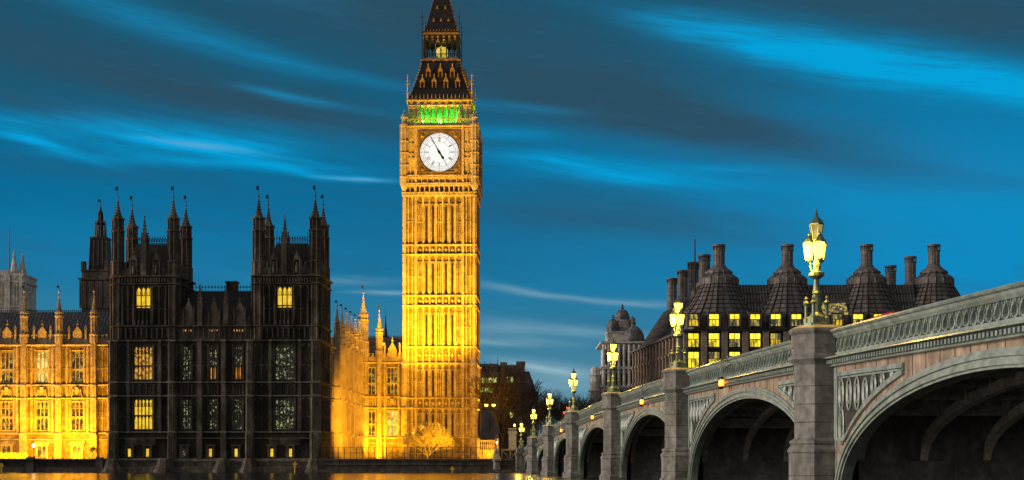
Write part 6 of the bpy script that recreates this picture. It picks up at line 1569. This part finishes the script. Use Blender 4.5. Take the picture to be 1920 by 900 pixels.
# ================================================================== floodlights of the palace
SOD = (1.0, .45, .005)
def area(name, loc, tgt, sx_, sy_, w, col, frame=PAL, spread=pi):
    l = bpy.data.lights.new(name, 'AREA'); l.shape = 'RECTANGLE'; l.size = sx_; l.size_y = sy_; l.energy = w; l.color = col; l.spread = spread
    o = bpy.data.objects.new(name, l); COL.objects.link(o); p, t = frame.world(*loc), frame.world(*tgt)
    from mathutils import Vector
    o.location = p; o.rotation_euler = (Vector(t)-Vector(p)).to_track_quat('-Z', 'Y').to_euler(); return o
def spot(name, loc, tgt, deg, w, col, frame=PAL, blend=.5, rad=.4):
    l = bpy.data.lights.new(name, 'SPOT'); l.energy = w; l.color = col; l.spot_size = radians(deg); l.spot_blend = blend; l.shadow_soft_size = rad
    o = bpy.data.objects.new(name, l); COL.objects.link(o); p, t = frame.world(*loc), frame.world(*tgt)
    from mathutils import Vector
    o.location = p; o.rotation_euler = (Vector(t)-Vector(p)).to_track_quat('-Z', 'Y').to_euler(); return o
def flood_fixture(px, V, lb):
    x = PU(px, V); q = MB(); q.box(x-.3,x+.3,V-.25,V+.1,GZ+.25,GZ+.6); q.tube((x,V-.1,GZ),(x,V-.1,GZ+.3),.06,.06,5); q.box(x-.34,x+.34,V+.1,V+.16,GZ+.22,GZ+.64)
    solo('floodlight', q, M['iron'], lb, 'floodlight', PAL, (x, V, GZ), 'ground floodlights below the palace')
xm = (wgx(-70)+wgx(198))/2
area('wing_flood', (xm, V1-7.5, 2.9), (xm, V1, 22), 26, 1.0, 42000, SOD)
for px in (20, 95, 165): flood_fixture(px, V1-4.6, {20:'small black floodlight below the left doorway of the golden wing',95:'small black floodlight between the doorways of the golden wing',165:'small black floodlight beside the bare shrub of the golden wing'}[px])
area('return_flood', (uN+9, (Vn0+Vn1)/2+3, 2.9), (uN, (Vn0+Vn1)/2+3, 14), .6, 46, 21000, SOD)
spot('return_flood_front', (uN+11, Vn0-9, 2.9), (uN+.3, Vn0+26, 18), 62, 85000, SOD, blend=.8)
spot('link_flood', (PU(712,V3), V3-9, 2.8), (PU(714,V3), V3, 12), 110, 38000, SOD, blend=1)
spot('link_hotspot', (PU(708,V3), V3-2.5, 2.6), (PU(708,V3), V3, 6), 100, 5000, SOD, blend=1)
spot('tower_flood', (PU(700,300), 306, 3.2), (cxT-1, VT, 46), 44, 880000, (1.0,.50,.006), blend=.55)
spot('tower_flood_low', (PU(880,305), 305, 3.0), (cxT, VT, 20), 62, 85000, SOD, blend=.8)
spot('tower_flood_side', (cxT+13.5, VT+9, 3.0), (cxT+H, cyT, 48), 50, 150000, (1.0,.42,.012), blend=.7)
spot('clock_stage_flood', (PU(730,296), 296, 3.2), (cxT, VT, 72.0), 10.5, 260000, (1.0,.46,.02), blend=.3)
spot('tree_flood', (PU(800,310), 309, 2.6), (PU(802,320), 320, 6.5), 80, 17000, SOD, blend=1)
for sx_ in (-.6, 0, .6):                                    # green lamps in the belfry and on its gallery
    l = bpy.data.lights.new('belfry_lamp', 'POINT'); l.energy = 4200; l.color = (.04,1.0,.04); l.shadow_soft_size = .3
    o = bpy.data.objects.new('belfry_lamp', l); COL.objects.link(o); o.location = PAL.world(cxT+sx_*Hb, cyT-Hb+1.35, zb0+1.0)
area('gallery_lamp_front', (cxT, cyT-Hb-1.0, zc1+.45), (cxT, cyT-Hb+.3, zb0+3.2), 13, .2, 1500, (.45,1.0,.015))
area('gallery_lamp_side', (cxT+Hb+1.0, cyT, zc1+.45), (cxT+Hb-.3, cyT, zb0+3.2), .2, 13, 1500, (.45,1.0,.015))
l = bpy.data.lights.new('lantern_point', 'POINT'); l.energy = 900; l.color = (1,.62,.12); l.shadow_soft_size = .5
o = bpy.data.objects.new('lantern_point', l); COL.objects.link(o); o.location = PAL.world(cxT, cyT-hl+.9, zl0+3.4)
spot('gate_flood', (e_(915), YB2-4, 2.8), (e_(915), YB2, 6), 120, 5000, SOD, frame=WLD, blend=1)
